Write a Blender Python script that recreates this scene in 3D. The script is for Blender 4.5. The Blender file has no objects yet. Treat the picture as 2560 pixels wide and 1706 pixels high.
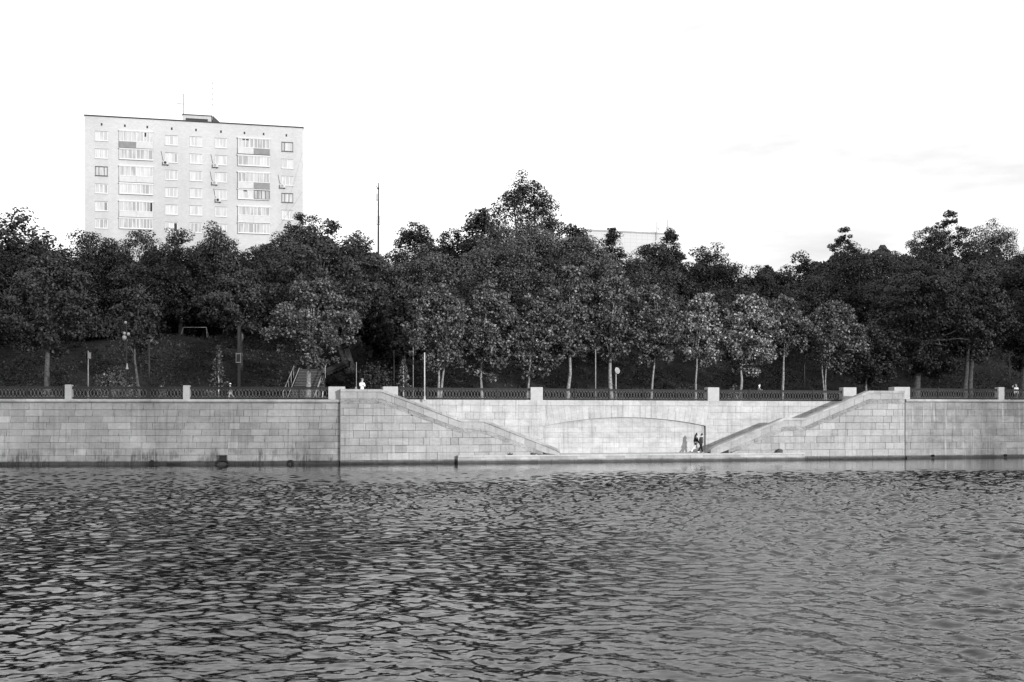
import bpy, math, random
import numpy as np
from mathutils import Vector, Matrix

# ------------------------------------------------------------------ camera, sky, sun
SC = bpy.context.scene
F = 2560 * 40 / 36.0          # focal length in photo pixels
HC, HOR = 3.7, 1048.0         # camera height, horizon row
R = math.radians

cam_d = bpy.data.cameras.new('camera'); cam = bpy.data.objects.new('camera', cam_d)
SC.collection.objects.link(cam)
cam.location = (0, 0, HC); cam.rotation_euler = (R(90), 0, 0)
cam_d.lens = 40; cam_d.sensor_width = 36; cam_d.shift_y = (HOR - 853) / 2560
cam_d.clip_start = 0.1; cam_d.clip_end = 6000
SC.camera = cam

SUN_ELEV, SUN_AZ = R(10.5), R(-51.0)       # toward-sun direction, azimuth from +X
S = Vector((math.cos(SUN_AZ) * math.cos(SUN_ELEV), math.sin(SUN_AZ) * math.cos(SUN_ELEV), math.sin(SUN_ELEV)))
sl = bpy.data.lights.new('sun', 'SUN'); so = bpy.data.objects.new('sun', sl); SC.collection.objects.link(so)
sl.energy = 4.8; sl.angle = R(0.9); sl.color = (1, 1, 1)
so.rotation_euler = S.to_track_quat('Z', 'Y').to_euler(); so.location = (60, -60, 60)

SKYV = 14.5
world = bpy.data.worlds.new('World'); SC.world = world; world.use_nodes = True
wt = world.node_tree; wt.nodes.clear()
def wn(t, **k):
    n = wt.nodes.new(t)
    for a, b in k.items(): setattr(n, a, b)
    return n
wo = wn('ShaderNodeOutputWorld'); wb = wn('ShaderNodeBackground'); wb.inputs[1].default_value = 0.1
sky = wn('ShaderNodeTexSky', sky_type='NISHITA'); sky.sun_disc = False
sky.sun_elevation = SUN_ELEV; sky.sun_rotation = math.atan2(S.x, S.y); sky.dust_density = 2.0
bw = wn('ShaderNodeRGBToBW'); wt.links.new(sky.outputs[0], bw.inputs[0])
tc = wn('ShaderNodeTexCoord'); mp = wn('ShaderNodeMapping'); mp.inputs['Scale'].default_value = (1.6, 1.6, 6)
wt.links.new(tc.outputs['Generated'], mp.inputs[0])
ns = wn('ShaderNodeTexNoise'); ns.inputs['Scale'].default_value = 1.6; ns.inputs['Detail'].default_value = 7; ns.inputs['Roughness'].default_value = .55
wt.links.new(mp.outputs[0], ns.inputs[0])
cr = wn('ShaderNodeMapRange'); cr.inputs[1].default_value = .40; cr.inputs[2].default_value = .64
cr.inputs[3].default_value = 1.0; cr.inputs[4].default_value = 0.0
wt.links.new(ns.outputs[0], cr.inputs[0])
# one soft grey cloud bank low over the right bank
vd = wn('ShaderNodeVectorMath', operation='DOT_PRODUCT'); wt.links.new(tc.outputs['Generated'], vd.inputs[0]); vd.inputs[1].default_value = Vector((.30, .93, .21)).normalized()
cm = wn('ShaderNodeMapRange'); cm.inputs[1].default_value = .955; cm.inputs[2].default_value = .992; wt.links.new(vd.outputs['Value'], cm.inputs[0])
ml = wn('ShaderNodeMath', operation='MULTIPLY'); wt.links.new(cr.outputs[0], ml.inputs[0]); wt.links.new(cm.outputs[0], ml.inputs[1])
cv = wn('ShaderNodeMapRange'); cv.inputs[3].default_value = SKYV; cv.inputs[4].default_value = 8.7; wt.links.new(ml.outputs[0], cv.inputs[0])
mx = wn('ShaderNodeMix', data_type='FLOAT'); mx.inputs[0].default_value = .95      # thin white cloud veil over the clear sky
wt.links.new(bw.outputs[0], mx.inputs[2]); wt.links.new(cv.outputs[0], mx.inputs[3])
wt.links.new(mx.outputs[0], wb.inputs[0]); wt.links.new(wb.outputs[0], wo.inputs[0])

SC.view_settings.view_transform = 'Standard'; SC.view_settings.look = 'None'
SC.view_settings.exposure = 0.0; SC.view_settings.gamma = 1.0
try: SC.cycles.max_bounces = 6; SC.cycles.transparent_max_bounces = 4
except Exception: pass

NEAR_SHADE = [(22, -8, 10, 17, 29, 4000), (38, -10, 11, 17, 30, 4000), (52, -8, 10, 17, 30, 3800), (64, -6, 9, 16, 28, 1900),
        (134, 1, 9, 16, 29, 2600), (146, 2, 10, 17, 30, 5000), (160, 4, 11, 17, 30, 5600)]     # added shade trees: x, y, radius, half height, centre height, leaves
rng = np.random.default_rng(7); rnd = random.Random(11)

# ------------------------------------------------------------------ helpers
def tag(o, label=None, cat=None, group=None, kind=None):
    if label: o['label'] = label
    if cat: o['category'] = cat
    if group: o['group'] = group
    if kind: o['kind'] = kind
    return o
def empty(name, label, cat, group=None, loc=(0, 0, 0), rot=0.0):
    o = bpy.data.objects.new(name, None); SC.collection.objects.link(o)
    o.location = loc; o.rotation_euler = (0, 0, rot); o.empty_display_size = .3
    return tag(o, label, cat, group)
def link(name, me, mat, parent=None, loc=None, rot=None):
    o = bpy.data.objects.new(name, me); SC.collection.objects.link(o)
    if mat: me.materials.append(mat)
    if parent: o.parent = parent
    if loc is not None: o.location = loc
    if rot is not None: o.rotation_euler = (0, 0, rot)
    return o
def copy_tree(o, parent=None):
    c = o.copy(); SC.collection.objects.link(c); c.parent = parent
    for ch in list(o.children): copy_tree(ch, c)
    return c
def np_mesh(name, verts, faces, tone=None, smooth=False):
    """verts (N,3), faces (M,k) all the same size"""
    me = bpy.data.meshes.new(name); verts = np.asarray(verts, dtype=np.float32); faces = np.asarray(faces, dtype=np.int32)
    k = faces.shape[1]
    me.vertices.add(len(verts)); me.vertices.foreach_set('co', verts.ravel())
    me.loops.add(faces.size); me.loops.foreach_set('vertex_index', faces.ravel())
    me.polygons.add(len(faces)); me.polygons.foreach_set('loop_start', np.arange(0, faces.size, k, dtype=np.int32))
    me.polygons.foreach_set('use_smooth', np.full(len(faces), smooth))
    if tone is not None:
        a = me.attributes.new('tone', 'FLOAT', 'FACE'); a.data.foreach_set('value', np.asarray(tone, dtype=np.float32))
    me.update(calc_edges=True); return me

class MB:
    def __init__(s): s.v, s.f, s.t = [], [], []
    def add(s, vs, fs, tone=.5):
        b = len(s.v); s.v += [tuple(p) for p in vs]; s.f += [tuple(i + b for i in f) for f in fs]; s.t += [tone] * len(fs); return s
    def box(s, x0, x1, y0, y1, z0, z1, tone=.5):
        vs = [(x, y, z) for z in (z0, z1) for y in (y0, y1) for x in (x0, x1)]
        return s.add(vs, [(0, 2, 3, 1), (4, 5, 7, 6), (0, 1, 5, 4), (2, 6, 7, 3), (0, 4, 6, 2), (1, 3, 7, 5)], tone)
    def prism(s, poly, y0, y1, tone=.5, back=True):
        """poly: list of (x,z), counter-clockwise seen from -y; extruded y0 (front) .. y1"""
        n = len(poly); vs = [(x, y0, z) for x, z in poly] + [(x, y1, z) for x, z in poly]
        fs = [tuple(range(n))] + [(i, i + n, (i + 1) % n + n, (i + 1) % n) for i in range(n)]
        if back: fs.append(tuple(range(2 * n - 1, n - 1, -1)))
        return s.add(vs, fs, tone)
    def extrude(s, prof, x0, x1, tone=.5):
        """prof: list of (y,z) extruded along x"""
        n = len(prof); vs = [(x0, y, z) for y, z in prof] + [(x1, y, z) for y, z in prof]
        return s.add(vs, [tuple(range(n)), tuple(range(2 * n - 1, n - 1, -1))] + [(i, i + n, (i + 1) % n + n, (i + 1) % n) for i in range(n)], tone)
    def tube(s, pts, rad, n=6, tone=.5, closed=False, cap=True):
        pts = [Vector([float(c) for c in p]) for p in pts]; m = len(pts)
        if not hasattr(rad, '__len__'): rad = [rad] * m
        vs = []
        for i, p in enumerate(pts):
            if closed: d = pts[(i + 1) % m] - pts[i - 1]
            else: d = pts[min(i + 1, m - 1)] - pts[max(i - 1, 0)]
            d.normalize(); a = Vector((0, 0, 1)) if abs(d.z) < .9 else Vector((1, 0, 0))
            u = d.cross(a).normalized(); w = d.cross(u)
            for j in range(n):
                t = 2 * math.pi * j / n; vs.append(p + float(rad[i]) * (math.cos(t) * u + math.sin(t) * w))
        fs = []
        for i in range(m if closed else m - 1):
            a, b = i * n, ((i + 1) % m) * n
            for j in range(n): fs.append((a + j, a + (j + 1) % n, b + (j + 1) % n, b + j))
        if cap and not closed: fs += [tuple(range(n - 1, -1, -1)), tuple(range((m - 1) * n, m * n))]
        return s.add(vs, fs, tone)
    def lathe(s, prof, c=(0, 0, 0), n=12, tone=.5):
        m = len(prof); vs = [(c[0] + r * math.cos(2 * math.pi * j / n), c[1] + r * math.sin(2 * math.pi * j / n), c[2] + z) for r, z in prof for j in range(n)]
        fs = [(i * n + j, i * n + (j + 1) % n, (i + 1) * n + (j + 1) % n, (i + 1) * n + j) for i in range(m - 1) for j in range(n)]
        return s.add(vs, fs, tone)
    def build(s, name, mat, parent=None, loc=None, rot=None, smooth=False):
        me = bpy.data.meshes.new(name); me.from_pydata(s.v, [], s.f)
        a = me.attributes.new('tone', 'FLOAT', 'FACE'); a.data.foreach_set('value', s.t)
        if smooth: me.polygons.foreach_set('use_smooth', [True] * len(s.f))
        me.update(); return link(name, me, mat, parent, loc, rot)

# ------------------------------------------------------------------ materials (all grey: a black and white photograph)
class NT:
    def __init__(s, name):
        s.m = bpy.data.materials.new(name); s.m.use_nodes = True; s.t = s.m.node_tree; s.t.nodes.clear()
        s.out = s.t.nodes.new('ShaderNodeOutputMaterial')
    def n(s, t, ins=None, **k):
        n = s.t.nodes.new(t)
        for a, b in k.items(): setattr(n, a, b)
        for i, v in (ins or {}).items(): s.put(n.inputs[i], v)
        return n
    def put(s, sock, v):
        if isinstance(v, bpy.types.NodeSocket): s.t.links.new(v, sock)
        else: sock.default_value = v
    def math(s, op, a, b=0.0, clamp=False):
        n = s.n('ShaderNodeMath', {0: a, 1: b}, operation=op); n.use_clamp = clamp; return n.outputs[0]
    def ramp(s, x, a, b, c=0.0, d=1.0, smooth=True):
        n = s.n('ShaderNodeMapRange', {0: x, 1: a, 2: b, 3: c, 4: d}); n.interpolation_type = 'SMOOTHSTEP' if smooth else 'LINEAR'; return n.outputs[0]
    def obj(s, scale=(1, 1, 1)):
        c = s.n('ShaderNodeTexCoord'); return s.n('ShaderNodeMapping', {0: c.outputs['Object'], 'Scale': scale}).outputs[0]
    def noise(s, vec, scale, detail=4, rough=.55):
        return s.n('ShaderNodeTexNoise', {'Vector': vec, 'Scale': scale, 'Detail': detail, 'Roughness': rough}).outputs[0]
    def attr(s, nm='tone'): return s.n('ShaderNodeAttribute', attribute_name=nm).outputs['Fac']
    def z(s):
        c = s.n('ShaderNodeTexCoord'); return s.n('ShaderNodeSeparateXYZ', {0: c.outputs['Object']}).outputs[2]
    def finish(s, val, rough=.8, spec=.3, bump=None, bstr=.3, bdist=.02, metal=0.0):
        c = s.n('ShaderNodeCombineColor', {0: val, 1: val, 2: val}).outputs[0]
        p = s.n('ShaderNodeBsdfPrincipled', {'Base Color': c, 'Roughness': rough, 'Metallic': metal, 'Specular IOR Level': spec})
        if bump is not None:
            b = s.n('ShaderNodeBump', {'Height': bump, 'Strength': bstr, 'Distance': bdist}); s.t.links.new(b.outputs[0], p.inputs['Normal'])
        s.t.links.new(p.outputs[0], s.out.inputs[0]); return s.m

def mat_plain(name, val, rough=.7, var=.25, scale=3.0, spec=.3, metal=0.0):
    t = NT(name); n = t.noise(t.obj(), scale, 5)
    return t.finish(t.math('MULTIPLY', val, t.ramp(n, .3, .7, 1 - var, 1 + var)), rough, spec, n, .2, .01, metal)

def mat_granite(name, val, tonevar=.3, damp=.0, chalk=.0, wet=.3, rough_bump=.4, bdist=.02, blotch=.3):
    t = NT(name); tone = t.attr(); z = t.z()
    v = t.math('MULTIPLY', val, t.ramp(tone, 0, 1, 1 - tonevar, 1 + tonevar * .8, False))
    big = t.noise(t.obj((.5, 1, .9)), 1.1, 6, .65); fine = t.noise(t.obj((1, 1, 1)), 14, 4, .7); mid = t.noise(t.obj((.8, 1, 1.6)), 3.2, 5, .6)
    v = t.math('MULTIPLY', v, t.ramp(big, .3, .72, 1 - blotch, 1 + blotch * .45))
    v = t.math('MULTIPLY', v, t.ramp(mid, .3, .7, .92, 1.06))
    v = t.math('MULTIPLY', v, t.ramp(fine, .3, .7, .92, 1.06))
    if damp:                                            # dark algae patches low on the wall, broken into upright streaks
        sn = t.noise(t.obj((.55, 1, .35)), 2.0, 3, .5); st = t.noise(t.obj((9, 1, .7)), 1.0, 5, .7); hi = t.ramp(z, .6, 1.75, 1, 0)
        m = t.math('MULTIPLY', t.ramp(sn, .44, .6), t.ramp(st, .36, .58)); m = t.math('MULTIPLY', m, hi)
        v = t.math('MULTIPLY', v, t.math('SUBTRACT', 1, t.math('MULTIPLY', m, damp)))
    if chalk:                                           # pale lime runs down the face
        st = t.noise(t.obj((4.2, 1, .16)), 1.0, 5, .75); pn = t.noise(t.obj((.35, 1, .5)), 1.3, 2)
        m = t.math('MULTIPLY', t.ramp(st, .52, .68), t.ramp(pn, .38, .58)); m = t.math('MULTIPLY', m, chalk)
        v = t.math('ADD', t.math('MULTIPLY', v, t.math('SUBTRACT', 1, m)), t.math('MULTIPLY', m, min(.8, val * 1.75)))
        dk = t.noise(t.obj((2.6, 1, .1)), 1.7, 4, .7); v = t.math('MULTIPLY', v, t.ramp(dk, .5, .72, 1, .72))
    wn_ = t.noise(t.obj((1.2, 1, 1)), 1.5, 4)
    lvl = t.math('ADD', z, t.math('MULTIPLY', t.math('SUBTRACT', wn_, .5), .12))
    v = t.math('MULTIPLY', v, t.ramp(lvl, wet - .06, wet + .14, .2, 1))
    return t.finish(v, .85, .25, t.math('ADD', fine, t.math('MULTIPLY', mid, 2)), rough_bump, bdist)

M_BLK_L = mat_granite('granite_left_wall', .275, .23, damp=.62, chalk=.22, wet=.24, blotch=.14)
M_BLK_R = mat_granite('granite_right_wall', .25, .13, chalk=.85, wet=.2)
M_BLK_S = mat_granite('granite_stair', .30, .18, chalk=.2, wet=.22, blotch=.14)
M_BLK_M = mat_granite('granite_recess', .385, .12, chalk=.15, wet=.1, blotch=.2)
M_ROCK = mat_granite('rock_faced_granite', .30, .25, wet=.1, rough_bump=1.0, bdist=.12)
M_COPE = mat_granite('coping_granite', .31, .25, wet=-1, blotch=.35)
M_MORT = mat_plain('mortar', .035, .95, .4, 2.0)
M_PED = mat_granite('pedestal_granite', .36, .06, wet=-1, blotch=.1)
M_IRON = mat_plain('painted_iron', .03, .8, .3, 8, .12)
M_RING = mat_plain('iron_rings', .13, .7, .2, 8, .2)
M_BLACK = mat_plain('black_paint', .012, .5, .3, 5)
M_GREYMET = mat_plain('grey_metal', .22, .6, .2, 6, .3)
M_WHITE = mat_plain('white_paint', .42, .5, .08, 6)
M_LAMP = mat_plain('lantern_glass', .26, .4, .1, 6)
M_PALE = mat_plain('pale_plastic', .4, .5, .1, 6)
M_ASPHALT = mat_plain('asphalt', .05, .9, .3, 1.5)
M_CONC = mat_plain('stair_concrete', .16, .85, .35, 4)
M_DARKSTONE = mat_plain('dark_stone', .05, .85, .4, 5)
M_RUBBER = mat_plain('rubber', .012, .7, .2, 9)

def mat_leaf(name, val, var=.45, trans=.06, gloss=.4):
    t = NT(name); tone = t.attr()
    v = t.math('MULTIPLY', val, t.ramp(tone, 0, 1, 1 - var, 1 + var * 2.4, False))
    n = t.noise(t.obj(), .45, 2); v = t.math('MULTIPLY', v, t.ramp(n, .3, .7, .8, 1.2))
    c = t.n('ShaderNodeCombineColor', {0: v, 1: v, 2: v}).outputs[0]
    p = t.n('ShaderNodeBsdfPrincipled', {'Base Color': c, 'Roughness': .55, 'Specular IOR Level': gloss})
    tr = t.n('ShaderNodeBsdfTranslucent', {0: c}); m = t.n('ShaderNodeMixShader', {0: trans, 1: p.outputs[0], 2: tr.outputs[0]})
    t.t.links.new(m.outputs[0], t.out.inputs[0]); return t.m
L_YOUNG = mat_leaf('young_maple_leaf', .07, .8)
L_BRIGHT = mat_leaf('pale_maple_leaf', .145, .8)
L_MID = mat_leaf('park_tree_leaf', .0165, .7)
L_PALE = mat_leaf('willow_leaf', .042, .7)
L_DARK = mat_leaf('dark_shaded_leaf', .0062, .7, gloss=.3)  # dark foliage; the wood's deep shade is put into this colour as well
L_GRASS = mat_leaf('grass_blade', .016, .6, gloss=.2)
L_WEED = mat_leaf('weed_leaf', .075, .7)
M_BARK = mat_plain('bark', .07, .9, .4, 5)
M_BARKM = mat_plain('grey_bark', .1, .9, .45, 6)
M_BARKP = mat_plain('pale_bark', .19, .85, .45, 7)
def mat_birch():
    t = NT('birch_bark'); n = t.noise(t.obj((1, 1, 3.2)), 1.6, 4, .7)
    return t.finish(t.ramp(n, .42, .52, .03, .62), .7)
M_BIRCH = mat_birch()
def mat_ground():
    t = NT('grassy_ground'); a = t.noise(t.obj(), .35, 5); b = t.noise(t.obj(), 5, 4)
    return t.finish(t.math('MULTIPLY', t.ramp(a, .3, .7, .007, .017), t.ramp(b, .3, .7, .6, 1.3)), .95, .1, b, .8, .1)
M_GROUND = mat_ground()

# ------------------------------------------------------------------ measuring: a plane frame for each stretch of the quay
class Frame:
    def __init__(s, pa, ya, pb, yb):
        s.o = Vector(((pa - 1280) / F * ya, ya)); e = Vector(((pb - 1280) / F * yb, yb)); d = e - s.o
        s.L = d.length; s.t = d.normalized(); s.n = Vector((-s.t.y, s.t.x)); s.a = math.atan2(s.t.y, s.t.x)
    def u(s, px, v=0.0):
        k = (px - 1280) / F; b = s.o + v * s.n
        return (k * b.y - b.x) / (s.t.x - k * s.t.y)
    def y(s, u, v=0.0): return s.o.y + u * s.t.y + v * s.n.y
    def z(s, px, py, v=0.0): return HC + (HOR - py) / F * s.y(s.u(px, v), v)
    def w(s, u, v, z=0.0): p = s.o + u * s.t + v * s.n; return Vector((p.x, p.y, z))
    def empty(s, name, label, cat, group=None, u=0.0, v=0.0, z=0.0): return empty(name, label, cat, group, s.w(u, v, z), s.a)
def ydep(py): return F * HC / (py - HOR)
FA = Frame(0, ydep(1163.5), 851, ydep(1160.55))
FB = Frame(851, ydep(1161), 2263, ydep(1147))
FC = Frame(2263, ydep(1146.2), 2560, ydep(1143))
REC = 2.8                                     # how far the middle wall stands back behind the stairs
ZA, ZM, ZC, ZP = 5.31, 5.37, 5.58, .65        # top of left wall, middle wall, right wall, landing stage

_bx = [FA.w(-60, 0).x, FA.w(0, 0).x, FB.w(0, 0).x, FC.w(0, 0).x, FC.w(80, 0).x]
_by = [FA.w(-60, 0).y, FA.w(0, 0).y, FB.w(0, 0).y, FC.w(0, 0).y, FC.w(80, 0).y]
def bank(x): return float(np.interp(x, _bx, _by))
def at(px, d):
    k = (px - 1280) / F; y = 100.0
    for _ in range(40): y = bank(k * y) + d
    return k * y, y
def street(x): return np.interp(x, [-45, -14, 30, 38], [ZA - .02, ZM - .03, ZM - .02, ZC - .03])
def sstep(x): x = np.clip(x, 0, 1); return x * x * (3 - 2 * x)
def ground(x, y):
    x = np.asarray(x, dtype=float); y = np.asarray(y, dtype=float)
    d = y - np.interp(x, _bx, _by)
    bumps = .35 * np.sin(x * .31 + 1) * np.sin(d * .27) + .2 * np.sin(x * .83 + d * .4)
    z = street(x) + 7.6 * sstep((d - 12.5) / 24) + bumps * np.clip((d - 14) / 6, 0, 1) + 3.0 * sstep((d - 40) / 70)
    return z
def gz(x, y): return float(ground(x, y))

# ------------------------------------------------------------------ setting: water, ground
def build_water():
    pos = [10.0]
    while pos[-1] < 112: pos.append(pos[-1] * (1 + .026 / 12))
    ys = np.array(pos); a = np.tan(np.linspace(-.8, .85, 860)); Y, A = np.meshgrid(ys, a, indexing='ij'); X = A * Y
    sp = Y * .0021
    Z = np.zeros_like(X); g = np.random.default_rng(3)
    warpx = .35 * np.sin(X * .9 + 1.3 * np.sin(Y * .37)) + .25 * np.sin(Y * 1.1 + X * .4); warpy = .3 * np.sin(X * .7 - Y * .5) + .2 * np.sin(X * 1.7 + 2)
    n = 210; side = sstep((X - 2) / 9) * (1 - sstep((Y - 34) / 26))          # a breeze roughens the right hand side near the viewer
    for i in range(n):
        lam = .12 * (1.5 / .12) ** (i / (n - 1)) * g.uniform(.9, 1.1)
        th = R(62) + g.normal(0, 1.0); k = 2 * math.pi / lam
        amp = .00148 * lam ** 1.04 * g.uniform(.5, 1.4)
        ph = k * (math.cos(th) * (X + warpx * .5) + math.sin(th) * (Y + warpy * .5)) + g.uniform(0, 6.28)
        fade = np.clip((lam / sp - 2.2) / 2.5, 0, 1)
        w = np.sin(ph); Z += amp * fade * (w + .3 * np.cos(2 * ph)) * (1 + side * (1.9 if lam > .7 else 1.1) * (1 - .3 * sstep((Y - 30) / 20)))
    gust = .9 + .22 * np.sin(X * .09 + 1.2 * np.sin(Y * .06)) + .2 * np.sin(X * .05 - Y * .11 + 1) + .12 * np.sin(X * .23 + Y * .17)
    Z *= np.clip(gust, .5, 1.4) * (1 + 2.0 * sstep((Y - 30) / 32)) * (1 - .9 * sstep((Y - 77) / 10))
    V = np.stack([X, Y, Z], -1).reshape(-1, 3); ny, nx = X.shape
    i = np.arange(ny * nx).reshape(ny, nx)
    Q = np.stack([i[:-1, :-1], i[:-1, 1:], i[1:, 1:], i[1:, :-1]], -1).reshape(-1, 4)
    nb = len(V)                                     # calm sheet just below, out to the sides and under the near bank
    V = np.concatenate([V, [(-320, 2, -.22), (420, 2, -.22), (420, 160, -.22), (-320, 160, -.22)]]); Q = np.concatenate([Q, [[nb, nb + 1, nb + 2, nb + 3]]])
    me = np_mesh('water', V, Q, None, True)
    t = NT('river_water'); c = t.n('ShaderNodeTexCoord').outputs['Object']
    m1 = t.n('ShaderNodeMapping', {0: c, 'Scale': (1.0, 1.5, 1)}).outputs[0]
    a_ = t.noise(m1, 4.2, 3, .6); b_ = t.noise(m1, 11, 2, .6)
    h = t.math('ADD', a_, t.math('MULTIPLY', b_, .4))
    sx = t.n('ShaderNodeSeparateXYZ', {0: c}).outputs
    rough = t.math('MULTIPLY', t.ramp(sx[0], -3, 9, .06, .22), t.ramp(sx[1], 40, 80, 1, .25))
    b = t.n('ShaderNodeBump', {'Height': h, 'Strength': rough, 'Distance': .04})
    p = t.n('ShaderNodeBsdfPrincipled', {'Base Color': (.002, .002, .002, 1), 'Roughness': .04, 'IOR': 1.333, 'Normal': b.outputs[0]})
    t.t.links.new(p.outputs[0], t.out.inputs[0])
    tag(link('water', me, t.m), kind='structure')
build_water()

def build_ground():
    xs = np.concatenate([[-900, -400, -200, -120], np.arange(-90, 121, 1.5), [150, 220, 420, 900]])
    ds = np.concatenate([np.arange(.5, 48, 1.0), np.arange(50, 110, 4), [120, 150, 200, 300, 500, 900, 2500]])
    X = np.repeat(xs[:, None], len(ds), 1); B = np.interp(xs, _bx, _by)[:, None]
    st = np.where((xs > FB.w(0, 0).x) & (xs < FB.w(FB.L, 0).x), REC + .45, .5)[:, None]
    D = np.maximum(ds[None, :], st + np.arange(len(ds))[None, :] * 1e-3); Y = B + D; Z = ground(X, Y)
    V = np.stack([X, Y, Z], -1).reshape(-1, 3); i = np.arange(X.size).reshape(X.shape)
    Q = np.stack([i[:-1, :-1], i[1:, :-1], i[1:, 1:], i[:-1, 1:]], -1).reshape(-1, 4)
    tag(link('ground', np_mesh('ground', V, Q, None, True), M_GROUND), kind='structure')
    xs = np.arange(-70, 100, 1.0); B = np.interp(xs, _bx, _by); V = []; Q = []
    for j, d in enumerate((3.4, 11.5)):
        V += [(x, b + d, float(street(x)) + .006) for x, b in zip(xs, B)]
    n = len(xs); Q = [(k, k + 1, n + k + 1, n + k) for k in range(n - 1)]
    tag(link('promenade', np_mesh('promenade', V, Q), M_ASPHALT), kind='structure')
    mb = MB().box(-300, 400, -300, 3, -1, 2.0)
    tag(mb.build('near_bank', M_ASPHALT), kind='structure')
build_ground()

# ------------------------------------------------------------------ stone block walls
def clip(poly, conv):
    for i in range(len(conv)):
        (ax, az), (bx, bz) = conv[i], conv[(i + 1) % len(conv)]
        out = []
        for j in range(len(poly)):
            p, q = poly[j - 1], poly[j]
            sp = (bx - ax) * (p[1] - az) - (bz - az) * (p[0] - ax); sq = (bx - ax) * (q[1] - az) - (bz - az) * (q[0] - ax)
            if (sp >= 0) != (sq >= 0):
                t = sp / (sp - sq); out.append((p[0] + t * (q[0] - p[0]), p[1] + t * (q[1] - p[1])))
            if sq >= 0: out.append(q)
        poly = out
        if len(poly) < 3: return []
    return poly
def area(p): return .5 * sum(p[i - 1][0] * p[i][1] - p[i][0] * p[i - 1][1] for i in range(len(p)))
def blocks(mb, pieces, u0, u1, zs, vf, lens=(.75, 1.9), gap=.03, proud=.04, skew=0.0, seed=1):
    """coursed blocks over [u0,u1]; pieces are convex (u,z) polygons they are cut to; zs are the course lines"""
    g = random.Random(seed)
    for z0, z1 in zip(zs[:-1], zs[1:]):
        u = u0 - g.uniform(0, 1.2); base = g.gauss(.5, .06)
        while u < u1:
            l = g.uniform(*lens) * (g.uniform(.5, .8) if g.random() < .18 else 1); tone = min(1, max(0, g.gauss(base, .23))); pr = proud + g.uniform(-.008, .008)
            gh = gap * g.uniform(.35, 1.2); gv = gap * g.uniform(.15, 1.15); sk = skew * g.uniform(.2, 1.2)
            r = [(u + gv / 2 - sk, z0 + gh / 2), (u + l - gv / 2 - sk, z0 + gh / 2), (u + l - gv / 2 + sk, z1 - gh / 2), (u + gv / 2 + sk, z1 - gh / 2)]
            for pc in pieces:
                q = clip(r, pc)
                if len(q) > 2 and area(q) > .004: mb.prism(q, vf - pr, vf, tone, back=False)
            u += l
    return mb
def courses(z0, z1, h):
    n = max(1, round((z1 - z0) / h)); return [z0 + (z1 - z0) * i / n for i in range(n + 1)]
def roll_coping(mb, u0, u1, zt, vf, seed, over=.2, hgt=.31):
    g = random.Random(seed); u = u0
    prof = [(vf + .7, zt), (vf + .02, zt)] + [(vf - over * math.sin(a) + .02, zt - hgt / 2 + hgt / 2 * math.cos(a)) for a in np.linspace(.35, math.pi - .2, 9)] + [(vf, zt - hgt - .03), (vf + .7, zt - hgt - .03)]
    while u < u1:
        l = min(g.uniform(1.5, 2.6), u1 - u)
        mb.extrude(prof, u + .008, u + l - .008, g.uniform(.2, .8)); u += l
    return mb

def quay_wall(fr, u0, u1, zt, name, label, mat, seed, ch, skew=0.0):
    e = fr.empty(name, label, 'wall'); zc = zt - .33
    MB().box(u0, u1, 0, 1.2, -1.5, zc - .002).build('mortar_core', M_MORT, e)
    zs = [.1] + courses(.24, zc, ch); pc = [[(u0, -1), (u1, -1), (u1, zc), (u0, zc)]]
    blocks(MB(), pc, u0, u1, zs, 0, skew=skew, seed=seed).build('stone_blocks', mat, e)
    roll_coping(MB(), u0, u1, zt, 0, seed + 1).build('coping', M_COPE, e)
    return e
eA = quay_wall(FA, -22, FA.u(851), ZA, 'embankment_wall', 'long straight grey granite quay wall at left with dark algae stains above the water', M_BLK_L, 21, .535, .03)
uA = FA.u(851)
MB().box(-22, uA - .1, -.17, -.035, .0, .2).build('plinth', M_BLK_L, eA)
eC = quay_wall(FC, 0, 40, ZC, 'embankment_wall', 'granite quay wall at far right streaked with pale lime runs', M_BLK_R, 33, .60)
MB().box(.1, 40, -.14, -.035, .0, .17).build('plinth', M_BLK_R, eC)

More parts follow.
